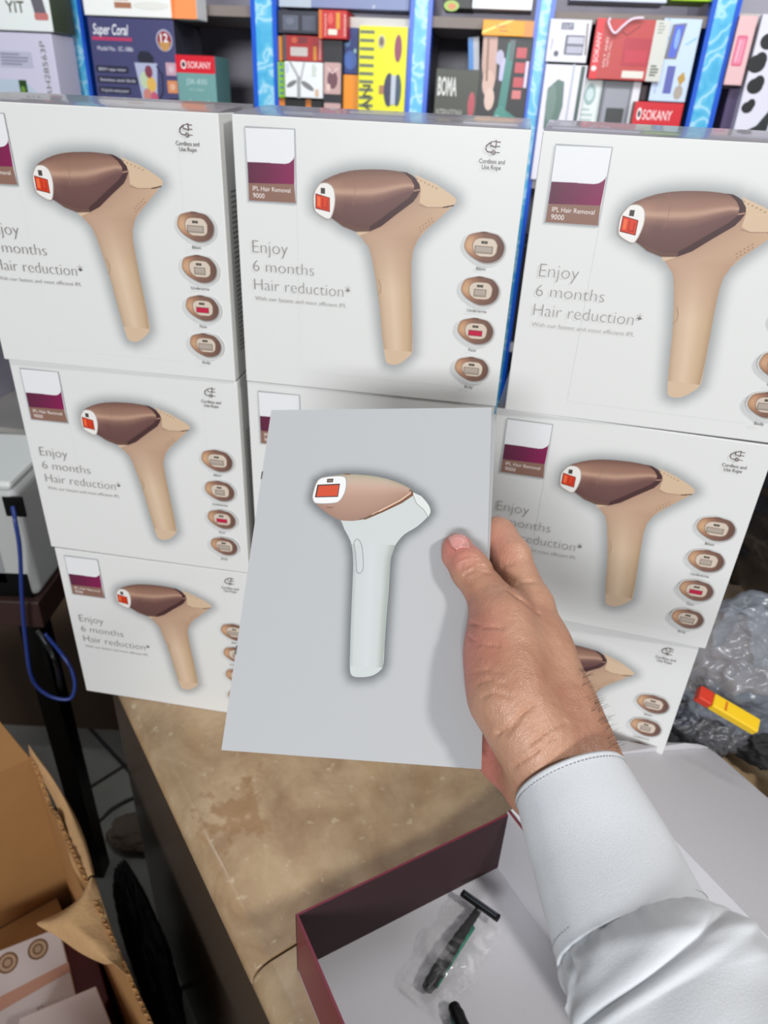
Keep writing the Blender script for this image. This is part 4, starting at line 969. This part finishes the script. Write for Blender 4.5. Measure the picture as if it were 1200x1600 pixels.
def art_n(A, w, h):
    A.poly([(w*.02,h),(w*.30,h),(w*.34,h*.72),(w*.26,h*.52),(w*.12,h*.66),(w*.04,h*.8)], (190,150,136)); A.ell(w*.2, h*.68, w*.12, h*.09, (206,170,156)); A.ell(w*.25, h*.57, w*.1, h*.08, (214,184,170)); A.line([(w*.12,h*.98),(w*.16,h*.7)], 5, (130,90,70))
    A.rrect(w*.40, h*.70, w*.50, h*.86, 5, (186,180,220)); A.ell(w*.38, h*.86, w*.08, h*.05, (176,170,196))
    A.poly([(w*.52,h*.96),(w*.66,h*.96),(w*.60,h*.5),(w*.86,h*.44),(w*.92,h*.26),(w*.64,h*.24),(w*.36,h*.3),(w*.32,h*.42),(w*.44,h*.5)], (46,124,114)); A.ell(w*.5, h*.4, w*.14, h*.13, (56,134,122)); A.ell(w*.45, h*.42, w*.05, h*.04, (150,180,170)); A.poly([(w*.55,h*.98),(w*.66,h*.98),(w*.64,h*.84),(w*.57,h*.84)], (70,90,90))
    for k in range(3): A.rrect(w*.70, h*(.86-.1*k), w*.90, h*(.93-.1*k), 1, (186,56,66))
    A.rrect(w*.70, h*.58, w*.88, h*.64, 1, (206,110,110)); A.rect(w*.91, h*.66, w*.97, h*.84, (214,200,224)); A.ell(w*.34, h*.14, w*.10, h*.08, (196,60,76)); A.poly([(w*.5,h*.14),(w*.97,h*.10),(w*.97,h*.0),(w*.5,h*.04)], (176,66,80)); A.line([(w*.1,h*.4),(w*.3,h*.45)], 3, (170,40,40)); bars(A, w*.06, h*.36, w*.2, 6, (90,80,84), h*.05, h*.02)
shelf_item('hair_dryer_box', 748, 826, 57, None, (36,34,36), 'black box printed with a green hair dryer, under the orange box', art_n, off=-.02)
def art_o(A, w, h): A.poly([(0,h*.3),(w*.5,h),(w*.62,h),(0,h*.1)], (252,206,90)); A.text('Sanger', w*.25, h*.55, h*.22, (214,80,40), shear=.2); A.rect(w*.34, h*.3, w*.5, h*.36, (130,90,30)); A.rect(w*.82, 0, w, h, (206,128,20))
shelf_item('long_orange_box', 754, 834, 32, 57, (244,162,18), 'flat golden orange box lying on top of the hair dryer box', art_o, off=-.03, side=(190,120,20))
shelf_item('leaning_blue_box', 735, 752, 59, 118, (206,206,214), 'thin blue and white box leaning left of the hair dryer box', lambda A, w, h: A.rect(0, 0, w*.45, h, (20,130,214)), off=.03, dep=.03, tilt=-.12)
# bay 4
def art_p(A, w, h):
    A.rrect(w*.28, h*.76, w*.58, h*.92, 1, (90,90,110)); A.text('CUTT', w*.32, h*.79, h*.09, (220,220,230)); A.rrect(w*.42, h*.18, w*.88, h*.64, 2, (96,96,112)); A.rect(w*.48, h*.44, w*.86, h*.6, (186,184,198)); A.rect(w*.48, h*.22, w*.86, h*.38, (172,170,188)); A.ell(w*.24, h*.2, w*.06, h*.07, (70,70,90)); A.text('Massager', w*.12, h*.3, h*.05, (120,120,150), rot=math.pi/2); A.line([(w*.9,h*.9),(w*.95,h*.2)], 4, (130,116,110))
shelf_item('massager_box', 856, 921, 30, 98, (222,220,230), 'white box with grey cylinder print, upper left of the white box bay', art_p, off=-.03, side=(60,56,70), dep=.14)
def art_q(A, w, h):
    A.poly([(w*.12,h*.80),(w*.34,h*.88),(w*.50,h*.86),(w*.54,h*.66),(w*.44,h*.44),(w*.38,h*.15),(w*.44,h*.0),(w*.36,h*.0),(w*.32,h*.40),(w*.14,h*.46)], (84,112,104)); A.ell(w*.24, h*.68, w*.12, h*.16, (104,130,122)); A.line([(w*.68,h),(w*.66,0)], 5, (180,186,196)); A.line([(w*.9,h*.98),(w*.88,0)], 9, (60,84,78))
shelf_item('shaver_white_box', 847, 912, 101, None, (226,222,232), 'white box with a dark green device print, at the lower left of that bay', art_q, off=-.03, side=(50,72,68), dep=.14)
def art_r(A, w, h):
    A.rect(0, 0, w*.11, h, (214,20,34)); A.text('SOKANY', w*.09, h*.28, w*.06, (246,226,226), rot=math.pi/2, width=h*.5); A.ell(w*.055, h*.18, w*.035, h*.045, (240,220,220))
    A.text('SALT AND', w*.2, h*.2, w*.035, (236,206,200), rot=math.pi/2, width=h*.5); A.text('PEPPER MILL', w*.25, h*.22, w*.03, (226,190,184), rot=math.pi/2, width=h*.42); A.rrect(w*.42, h*.24, w*.80, h*.70, 3, (176,36,56)); A.rect(w*.46, h*.3, w*.76, h*.5, (190,44,64))
    A.rect(w*.80, 0, w, h, (206,206,198)); A.rrect(w*.46, h*.04, w*.76, h*.16, 1, (222,216,206)); bars(A, w*.84, h*.24, w*.12, 4, (90,90,84), h*.05, h*.03); bars(A, w*.84, h*.94, w*.1, 4, (150,150,146), h*.05, h*.02); A.line([(w*.36,h*.80),(w*.44,h*.74),(w*.52,h*.82),(w*.6,h*.9)], 2, (130,30,40))
    A.line([(w*.28,h*.82),(w*.28,h*.52)], .1, (0,0,0))
rr = shelf_item('red_appliance_box', 926, 1040, 30, 126, (188,64,62), 'large red gift box with white handle cord in the white box bay', art_r, off=-.04, side=(90,40,50), dep=.12)
s0, _ = sh(926, 78, -.04); hp = []
for px, py in ((954, 28), (951, 36), (960, 52), (972, 42), (988, 30), (1006, 28)):
    s_, z_ = sh(px, py, -.05); hp.append((s_-s0, -.010, z_-rr.location.z))
V_, Fc = tube_geo(spline(hp, 5), .0028, 8); mk('cord_handle', V_, Fc, mat('pale cord', (232,214,226), .6), rr, smooth=True)
def art_s(A, w, h):
    A.poly([(w*.26,h*.93),(w*.62,h*.95),(w*.52,h*.52),(w*.2,h*.52)], (120,116,110)); A.poly([(w*.32,h*.92),(w*.58,h*.93),(w*.48,h*.54),(w*.28,h*.54)], (80,100,206)); A.ell(w*.44, h*.76, w*.06, h*.12, (130,170,240)); A.rect(w*.34, h*.10, w*.56, h*.44, (92,96,170)); A.poly([(w*.66,h*.3),(w*.8,h*.38),(w*.88,h*.28),(w*.76,h*.2)], (186,146,60)); A.ell(w*.76, h*.12, w*.12, h*.09, (170,160,150)); A.text('UV Sanitizer', w*.16, h*.1, w*.06, (110,120,180), rot=math.pi/2)
    A.line([(w*.14,h*.98),(w*.14,h*.84),(w*.2,h*.76)], 5, (120,180,230)); A.line([(w*.7,h*.7),(w*.94,h*.78)], 3, (130,190,230))
shelf_item('gadget_box', 1032, 1092, 29, 160, (196,214,238), 'tall pale blue box with a blue phone print, against the right post', art_s, off=-.03, side=(70,80,100), dep=.14, ref=60)
def art_t(A, w, h): A.ell(w*.45, h*.85, w*.28, h*.10, (150,176,176)); A.ell(w*.45, h*.85, w*.18, h*.06, (196,214,212)); bars(A, w*.15, h*.7, w*.6, 12, (170,190,186), h*.05, h*.02); A.rect(w*.9,0,w,h,(180,190,190))
shelf_item('narrow_white_box', 906, 938, 122, None, (222,228,226), 'narrow white box with green round emblem under the red box', art_t, off=-.02)
def art_u(A, w, h): A.rrect(w*.08, h*.55, w*.72, h*.92, 3, (150,150,160)); A.rrect(w*.18, h*.60, w*.66, h*.74, 2, (50,52,54)); A.poly([(0,0),(w*.6,0),(w*.64,h*.5),(0,h*.5)], (66,78,100)); A.line([(w*.52,h*.5),(w*.66,h*.30)], 5, (196,60,60)); A.rect(w*.8, 0, w, h, (222,220,226))
shelf_item('clipper_kit_box', 939, 997, 125, None, (120,122,130), 'grey box with black device window and red stripe under the red box', art_u, off=-.02)
shelf_item('dark_mauve_box', 998, 1024, 128, 158, (84,58,66), 'dark mauve box squeezed behind the small red topped box', None, off=.02)
def art_v(A, w, h): A.rect(0, h*.72, w, h, (206,16,36)); A.text('SOKANY', w*.2, h*.80, h*.11, (246,230,230), width=w*.6); A.ell(w*.12, h*.86, w*.05, h*.07, (240,230,230)); A.ell(w*.12,h*.86,w*.03,h*.04,(40,20,26)); A.text('VACUUM SEALER', w*.2, h*.56, h*.06, (120,90,60), width=w*.55)
shelf_item('small_tan_box', 990, 1066, 160, None, (214,164,116), 'tan box with a red top band below the pale blue phone box', art_v, off=-.06, side=(120,80,60))
# bay 5
def art_w(A, w, h): A.rrect(w*.14, h*.28, w*.72, h*.72, 4, (216,96,130)); A.rrect(w*.20, h*.31, w*.66, h*.69, 3, (230,130,158)); A.line([(w*.34,h*.35),(w*.38,h*.65)], 3, (246,190,206)); A.line([(w*.52,h*.35),(w*.54,h*.65)], 2, (240,170,190))
shelf_item('pink_box', 1143, 1172, 24, 134, (228,186,188), 'slim pink box with a rounded pink emblem right of the last post', art_w, off=-.03, side=(110,70,70), ref=79)
shelf_item('purple_box', 1132, 1158, 138, None, (74,60,96), 'dark purple box under the slim pink box', None, off=0, dep=.1, ref=170)
def art_x(A, w, h):
    for cx, cy, r in ((.12,.86,.08),(.06,.74,.09),(.10,.62,.08),(.08,.50,.06)): A.ell(w*cx, h*cy, w*r, h*r*.55, (30,32,34)); A.ell(w*(cx+.03), h*(cy+.02), w*r*.7, h*r*.5, (30,32,34))
    A.poly([(w*.10,h*.36),(w*.22,h*.40),(w*.34,h*.52),(w*.34,0),(w*.16,0),(w*.16,h*.22),(w*.08,h*.28)], (44,48,50)); A.line([(w*.2,h*.3),(w*.19,h*.2)], 3, (90,90,200))
shelf_item('cow_print_box', 1170, 1330, 24, None, (222,220,234), 'white box with black blotches cut off by the right edge of the picture', art_x, off=-.03, ref=110)
# a few things seen through the gap between the stacks, on the lower shelves
b3 = (ps[2][0]+ps[2][1])/2+.015; b4 = (ps[3][0]+ps[3][1])/2+.015
lw = [(b3, .13, 1.05, .24, (30,30,34), 'black box on the lower shelf behind the centre stack'), (b3+.135, .13, 1.05, .20, (40,110,70), 'green box on the lower shelf behind the gap'), (b4, .20, 1.05, .26, (36,34,40), 'black box on the lower shelf right of the green box'),
      (b3, .2, .62, .26, (190,190,196), 'white box on the second lowest shelf'), (b4, .16, .62, .22, (40,90,170), 'blue box on the second lowest shelf'), (b4+.18, .19, .62, .28, (20,20,22), 'black box at the right of the second lowest shelf')]
for s_, w_, z_, h_, c_, lab in lw:
    r = item_root('storage_box', s_, .02, z_+.0003, lab); bx('carton_body', (0, w_*.9, 0, .2, 0, h_), mat('storage board', c_, .4), r, bevel=.002)
    A_ = Art(); A_.rrect(w_*90, h_*150, w_*800, h_*850, 5, mixc(c_, WH, .15)); A_.build('printed_front', r, M['print_shop'], front)

# ------------------------------------------------------------------ left: cabinet, device, cables
def ony(px, py, y):
    v = FW + RT*((px-600)/F_PX) - UP*((py-800)/F_PX); return CAM + v*(y/v.y)
dk = empty('wooden_side_table', (-.60, .985, 0), 0, 'dark reddish wooden table under the white device at the left edge', 'table')
bx('tabletop', (-.55, 0, 0, .40, .775, .832), M['darkwood'], dk, bevel=.003)
for x_ in (-.54, -.06):
    for y_ in (.02, .34): bx('leg', (x_, x_+.04, y_, y_+.04, 0, .775), M['blackp'] if x_ > -.2 and y_ < .1 else M['darkwood'], dk)
bx('back_panel', (-.55, 0, .38, .395, .1, .775), M['brownpanel'], dk)
dz_ = ony(28, 768, 1.0).z-.8325
dv = empty('white_device', (-.603, 1.0, .8325), 0, 'grey white electronic device with side socket on the table, cut off by the left edge', 'device')
bx('casing', (-.40, 0, 0, .20, 0, dz_), M['device'], dv, bevel=.014, seg=4)
bx('top_cover', (-.395, -.006, .005, .195, dz_-.002, dz_+.012), mat('pale plastic lid', (226, 228, 224), .4), dv, bevel=.006)
sk = ony(20, 790, 1.0)-dv.location
bx('socket', (sk.x-.014, sk.x+.018, -.0015, .003, sk.z-.02, sk.z+.016), M['blackp'], dv); bx('vent_grille', (-.16, -.05, -.001, .003, .03, dz_*.55), mat('grey vent', (150,152,154), .5), dv); bx('foot_recess', (-.38, -.012, -.001, .003, .0, .05), M['blackp'], dv)
bp_ = bx('cabinet_panel', (0, .035, 0, .62, 0, 1.5), M['brownpanel']); bp_.location = (-.70, 1.50, 0); bp_.rotation_euler = (0, 0, .5)
tag(bp_, 'tall brown wooden panel standing behind the left stack of boxes', 'panel')
cb = bx('dark_cabinet', (0, .42, 0, .28, 0, 1.38), M['blackgloss'], bevel=.004); cb.location = (-.59, 1.30, 0); tag(cb, 'tall black cabinet behind the left stack of boxes', 'cabinet')
bc = [tuple(ony(px, py, y)) for px, py, y in ((20, 792, .992), (24, 815, .975), (31, 860, .97), (34, 930, .965), (40, 1000, .965), (50, 1060, .965), (75, 1086, .965), (108, 1092, .97), (117, 1072, .98), (111, 1045, .99), (95, 1020, 1.0), (70, 990, 1.0))]
V_, Fc = tube_geo(spline(bc, 10), .0036, 8); o = mk('network_cable', V_, Fc, M['bluecable'], smooth=True); tag(o, 'blue network cable looping down from the white device', 'cable')
kc = [tuple(ony(*q)) for q in ((58, 985, .95), (72, 1005, .94), (90, 1045, .93))]+[tuple(onz(*q)) for q in ((98, 1110, .40), (106, 1165, .22), (118, 1225, .08), (146, 1284, .006), (178, 1262, .006), (215, 1245, .006), (262, 1245, .006))]
V_, Fc = tube_geo(spline(kc, 10), .0044, 8); o = mk('power_cable', V_, Fc, M['black_rubber'], smooth=True); tag(o, 'black power cable running down to the grey floor tiles', 'cable')

# ------------------------------------------------------------------ open cardboard carton, lower left
CC = Vector((-.597, .851, 0)); CR = Vector((.338, -.406, 0)).normalized(); CL = Vector((-CR.y*-1, CR.x*-1, 0)); CL = Vector((-.768, -.640, 0)).normalized()
ct = empty('cardboard_carton', CC, 0, 'open torn brown cardboard carton in the lower left corner', 'carton')
RZ = .60; CLn = .62; CWd = .55
def cpt(a, b, z): return CR*a+CL*b+Vector((0, 0, z))
th = .006
prism('back_wall', [cpt(0, 0, 0), cpt(0, CWd, 0), cpt(0, CWd, RZ), cpt(0, 0, RZ)], CR*th, M['cardboard'], ct)
# right wall with a torn, wavy top edge
def torn(a):
    return RZ + .012*noise.noise(Vector((a*22, 0, 0))) + .008*noise.noise(Vector((a*60, 3, 0))) - .03*math.exp(-((a-.10)/.03)**2)
NA = 120; V_ = []; Fc = []
for i in range(NA+1):
    a_ = th+(CLn-th)*i/NA
    V_ += [cpt(a_, 0, 0), cpt(a_, 0, torn(a_)), cpt(a_, th, 0), cpt(a_, th, torn(a_)+.003*noise.noise(Vector((a_*90, 7, 0))))]
for i in range(NA):
    k = 4*i; Fc += [(k, k+1, k+5, k+4), (k+2, k+6, k+7, k+3), (k+1, k+3, k+7, k+5), (k, k+4, k+6, k+2)]
Fc += [(0, 2, 3, 1), (4*NA, 4*NA+1, 4*NA+3, 4*NA+2)]
mk('side_wall', V_, Fc, M['cardboard'], ct)
V_ = []; Fc = []                                     # corrugated fluting along the edge
for i in range(301):
    a_ = th+(CLn-th)*i/300; z_ = torn(a_)+.002
    V_ += [cpt(a_, th*.5+.0022*math.sin(i*1.25), z_), cpt(a_, th*.5+.0022*math.sin(i*1.25), z_-.012)]
for i in range(300): Fc.append((2*i, 2*i+1, 2*i+3, 2*i+2))
o = mk('corrugation', V_, Fc, M['cardboard_torn'], ct)
prism('front_wall', [cpt(CLn, 0, 0), cpt(CLn, CWd, 0), cpt(CLn, CWd, RZ), cpt(CLn, 0, RZ)], CR*-th, M['cardboard'], ct)
prism('far_side_wall', [cpt(0, CWd, 0), cpt(CLn, CWd, 0), cpt(CLn, CWd, RZ), cpt(0, CWd, RZ)], CL*-th, M['cardboard'], ct)
prism('carton_base', [cpt(0, 0, .002), cpt(CLn, 0, .002), cpt(CLn, CWd, .002), cpt(0, CWd, .002)], (0, 0, .006), M['cardboard'], ct)
prism('raised_flap', [cpt(0, .005, RZ), cpt(0, CWd, RZ), cpt(-.03, CWd, RZ+.16), cpt(-.03, .05, RZ+.16)], CR*.005, M['cardboard'], ct)
# torn liner paper curling inward and down
def torn_flap(pix, name, seed):
    V_ = []; Fc = []; n, m = len(pix), 10
    for i, (ip, op, zi, zo) in enumerate(pix):
        A_ = onz(ip[0], ip[1], zi); B_ = onz(op[0], op[1], zo)
        for j in range(m+1):
            t = j/m; q = A_.lerp(B_, t)+Vector((0, 0, .03*math.sin(math.pi*t)*.5+.008*noise.noise(Vector((i*.8, t*3, seed))))); V_.append(q-CC)
    for i in range(n-1):
        for j in range(m): k = i*(m+1)+j; Fc.append((k, k+1, k+m+2, k+m+1))
    o = mk(name, V_, Fc, M['cardboard_torn'], ct, smooth=True); s_ = o.modifiers.new('s', 'SOLIDIFY'); s_.thickness = .0014
    sb = o.modifiers.new('u', 'SUBSURF'); sb.levels = 1; sb.render_levels = 2
torn_flap([((150, 1372), (138, 1385), .60, .59), ((158, 1400), (120, 1412), .60, .575), ((168, 1430), (70, 1436), .60, .565), ((178, 1458), (46, 1443), .60, .56), ((188, 1490), (90, 1462), .60, .565), ((196, 1512), (118, 1488), .60, .57), ((204, 1530), (165, 1508), .60, .58)], 'torn_liner', 1.0)
torn_flap([((48, 1166), (44, 1178), .605, .60), ((80, 1210), (66, 1220), .605, .585), ((105, 1250), (92, 1262), .605, .585), ((125, 1285), (104, 1320), .60, .575), ((140, 1330), (112, 1360), .60, .575), ((150, 1372), (135, 1385), .60, .58)], 'torn_edge_strip', 2.0)
# what the carton holds
bt = bx('inner_carton', (.01, .50, .03, .42, .009, .22), M['cardboard']); bt.location = CC; bt.rotation_euler = (0, 0, math.atan2(CR.y, CR.x)); 
tag(bt, 'brown inner carton low inside the open cardboard carton', 'carton')
bt.scale = (1, -1, 1); bt.data.flip_normals()
def placed_sheet_box(name, pix, zt, hgt, label, c, art=None):
    q = [onz(x_, y_, zt) for x_, y_ in pix]; o_ = q[0]-Vector((0, 0, hgt))
    r = empty(name, o_, 0, label, 'box'); prism('carton_body', [p-o_-Vector((0, 0, hgt)) for p in q], (0, 0, hgt), mat(name+' board', c, .45), r, bevel=.002)
    if art:
        A_ = Art(); art(A_)
        e1 = q[1]-q[0]; e2 = q[3]-q[0]; L1, L2 = e1.length, e2.length
        A_.build('printed_top', r, M['print'], lambda x, y, h: q[0]-o_+e1*(x/.1)+e2*(y/.1)+Vector((0, 0, h)))
    return r
def art_y(A):
    for k in range(3):
        cx = 12+k*31; A.ell(cx, 78, 10.5, 13, (120,84,56)); A.ell(cx, 78, 8.5, 10.5, (186,160,136)); A.ell(cx, 78, 5.5, 7, (120,90,66)); A.ell(cx, 78, 3.6, 4.6, (176,150,126))
    A.poly([(0,22),(100,34),(100,46),(0,40)], (196,148,128)); A.text('95', 62, 6, 5, (150,120,110))
placed_sheet_box('white_carton', [(-45, 1640), (120, 1560), (92, 1448), (-60, 1508)], .335, .11, 'white box with three round brown icons lying inside the cardboard carton', (214,204,204), art_y)
placed_sheet_box('maroon_carton', [(128, 1640), (170, 1560), (136, 1440), (98, 1462)], .30, .075, 'maroon box wedged beside the white box in the cardboard carton', (92,26,38))
placed_sheet_box('pale_carton', [(20, 1700), (190, 1640), (150, 1540), (30, 1590)], .39, .04, 'blank pale box at the bottom of the cardboard carton, nearest the viewer', (206,190,188))

# dark things on the floor between carton and counter
def lump(name, c, r, sc3, mt, label, cat, seed=0, amp=.25, sub=5, sharp=1.0, parent=None, freq=2.2, flat=None):
    bm = bmesh.new(); bmesh.ops.create_icosphere(bm, subdivisions=sub, radius=1.0)
    for v in bm.verts:
        p = v.co.copy(); n1 = noise.noise(p*freq+Vector((seed, seed*2, 0))); n2 = 1-abs(noise.noise(p*freq*2.1+Vector((seed*3, 1, 0))))*2; n3 = 1-abs(noise.noise(p*freq*4.6+Vector((1, seed*2, 5))))*2
        k = 1+amp*(n1+.5*n2*sharp+.28*n3*sharp)
        v.co = Vector((p.x*sc3[0], p.y*sc3[1], p.z*sc3[2]))*r*k
    zmin = min(v.co.z for v in bm.verts)
    if flat is not None:
        for v in bm.verts:
            if v.co.z < zmin*flat: v.co.z = zmin*flat
    me = bpy.data.meshes.new(name); bm.to_mesh(me); bm.free(); me.polygons.foreach_set('use_smooth', [True]*len(me.polygons)); me.materials.append(mt)
    o = link(bpy.data.objects.new(name, me)); o.location = c
    if parent: o.parent = parent
    if label: tag(o, label, cat)
    return o
lump('dark_bag', (-.67, .905, .09), .10, (.7, .5, .95), M['black'], 'black bag standing on the floor between carton and counter', 'bag', 3, .18, flat=.9)
lump('dark_bundle', (-.405, .735, .19), .16, (.18, .9, 1.2), M['black'], 'black bundle squeezed between the carton and the counter side', 'bag', 8, .16, flat=.9).rotation_euler = (0, 0, .65)
lump('grey_pouch', onz(222, 1300, .03), .06, (1.2, .8, .5), mat('dusty grey cloth', (120,104,90), .8), 'dusty grey brown pouch on the floor tiles behind the carton', 'pouch', 12, .2, flat=.9)

# ------------------------------------------------------------------ clutter on the right
def bagroot(px, py, z, d=None): return onz(px, py, z)
lump('plastic_bag', onz(1168, 1035, 1.03), .085, (1.05, .8, .95), M['bag'], 'crumpled translucent white plastic bag with tied handles behind the right stack', 'bag', 5, .2, 6, 1.0, flat=.95, freq=1.5)
hl_ = bpy.data.objects['plastic_bag']
hc = [Vector(P(*q)) for q in ((1128, 1010, .83), (1145, 965, .80), (1170, 950, .79), (1190, 962, .79), (1196, 1000, .80), (1200, 1040, .81))]
V_ = []; Fc = []; pts = spline([h-Vector(hl_.location) for h in hc], 8)
for i, p in enumerate(pts):
    for j in range(6):
        t = (j/5-.5)*2; V_.append(p+Vector((.004*t, .006*t, .0))+(RT*.010*t if i < 24 else RT*.012*t)+FW*(.006*abs(t)+.004*math.sin(i*.9)*t))
for i in range(len(pts)-1):
    for j in range(5): k = i*6+j; Fc.append((k, k+1, k+7, k+6))
mk('bag_handle', V_, Fc, M['bag'], hl_, smooth=True)
lump('black_bag', (.73, 1.03, 1.125), .19, (1.1, .8, 1.0), M['blackgloss'], 'large black plastic bag at the right edge behind the white plastic bag', 'bag', 9, .18, 5, 1.2, flat=.95)
lump('black_pouch', (.565, .572, .932), .055, (1.0, 1.1, .62), M['blackgloss'], 'glossy black pouch beside the lid of the open box', 'bag', 14, .22, 5, 1.4, flat=.8)
lump('clear_wrap', onz(1106, 1128, .94), .04, (1.1, .8, .8), M['bag2'], 'crumpled grey wrapping film next to the bottom right box', 'wrapping', 21, .3, 5, 1.8, flat=.75)
lump('dark_pouch', (.520, .672, .930), .052, (1.15, 1.0, .6), M['black'], 'black cloth pouch under the yellow and red packet', 'bag', 25, .2, flat=.8)
yb = empty('battery_packet', onz(1138, 1116, 1.02), .0, 'small yellow and red packet lying among the black bags', 'packet')
yb.rotation_euler = (.35, .35, -.35)
bx('packet_body', (-.026, .032, -.009, .009, 0, .012), mat('yellow card', (240,196,10), .4), yb, bevel=.002); bx('packet_cap', (-.044, -.0262, -.009, .009, 0, .012), mat('red card', (206,50,20), .4), yb, bevel=.002)
Aq = Art(); Aq.rect(-12, -6, -9, 6, (214,120,20)); Aq.name = 0; Aq.build('printed_top', yb, M['print'], lambda x, y, h: (x, y, .012+h))
wp = empty('white_packet', (.395, .655, .9003), .5, 'small white packet on the counter beside the bottom right box', 'packet'); bx('packet_body', (0, .035, 0, .03, 0, .045), mat('white wrap', (222,226,234), .3), wp, bevel=.006, seg=3); bx('packet_end', (.002, .033, .001, .029, .0452, .049), mat('blue print', (60,90,170), .4), wp, bevel=.0015)
blp = lump('blue_wrapper', (.375, .640, .914), .02, (1.3, .8, .45), mat('blue wrapper', (40,70,150), .3), 'small blue wrapper at the foot of the bottom right box', 'wrapper', 31, .25, 4, flat=.8)
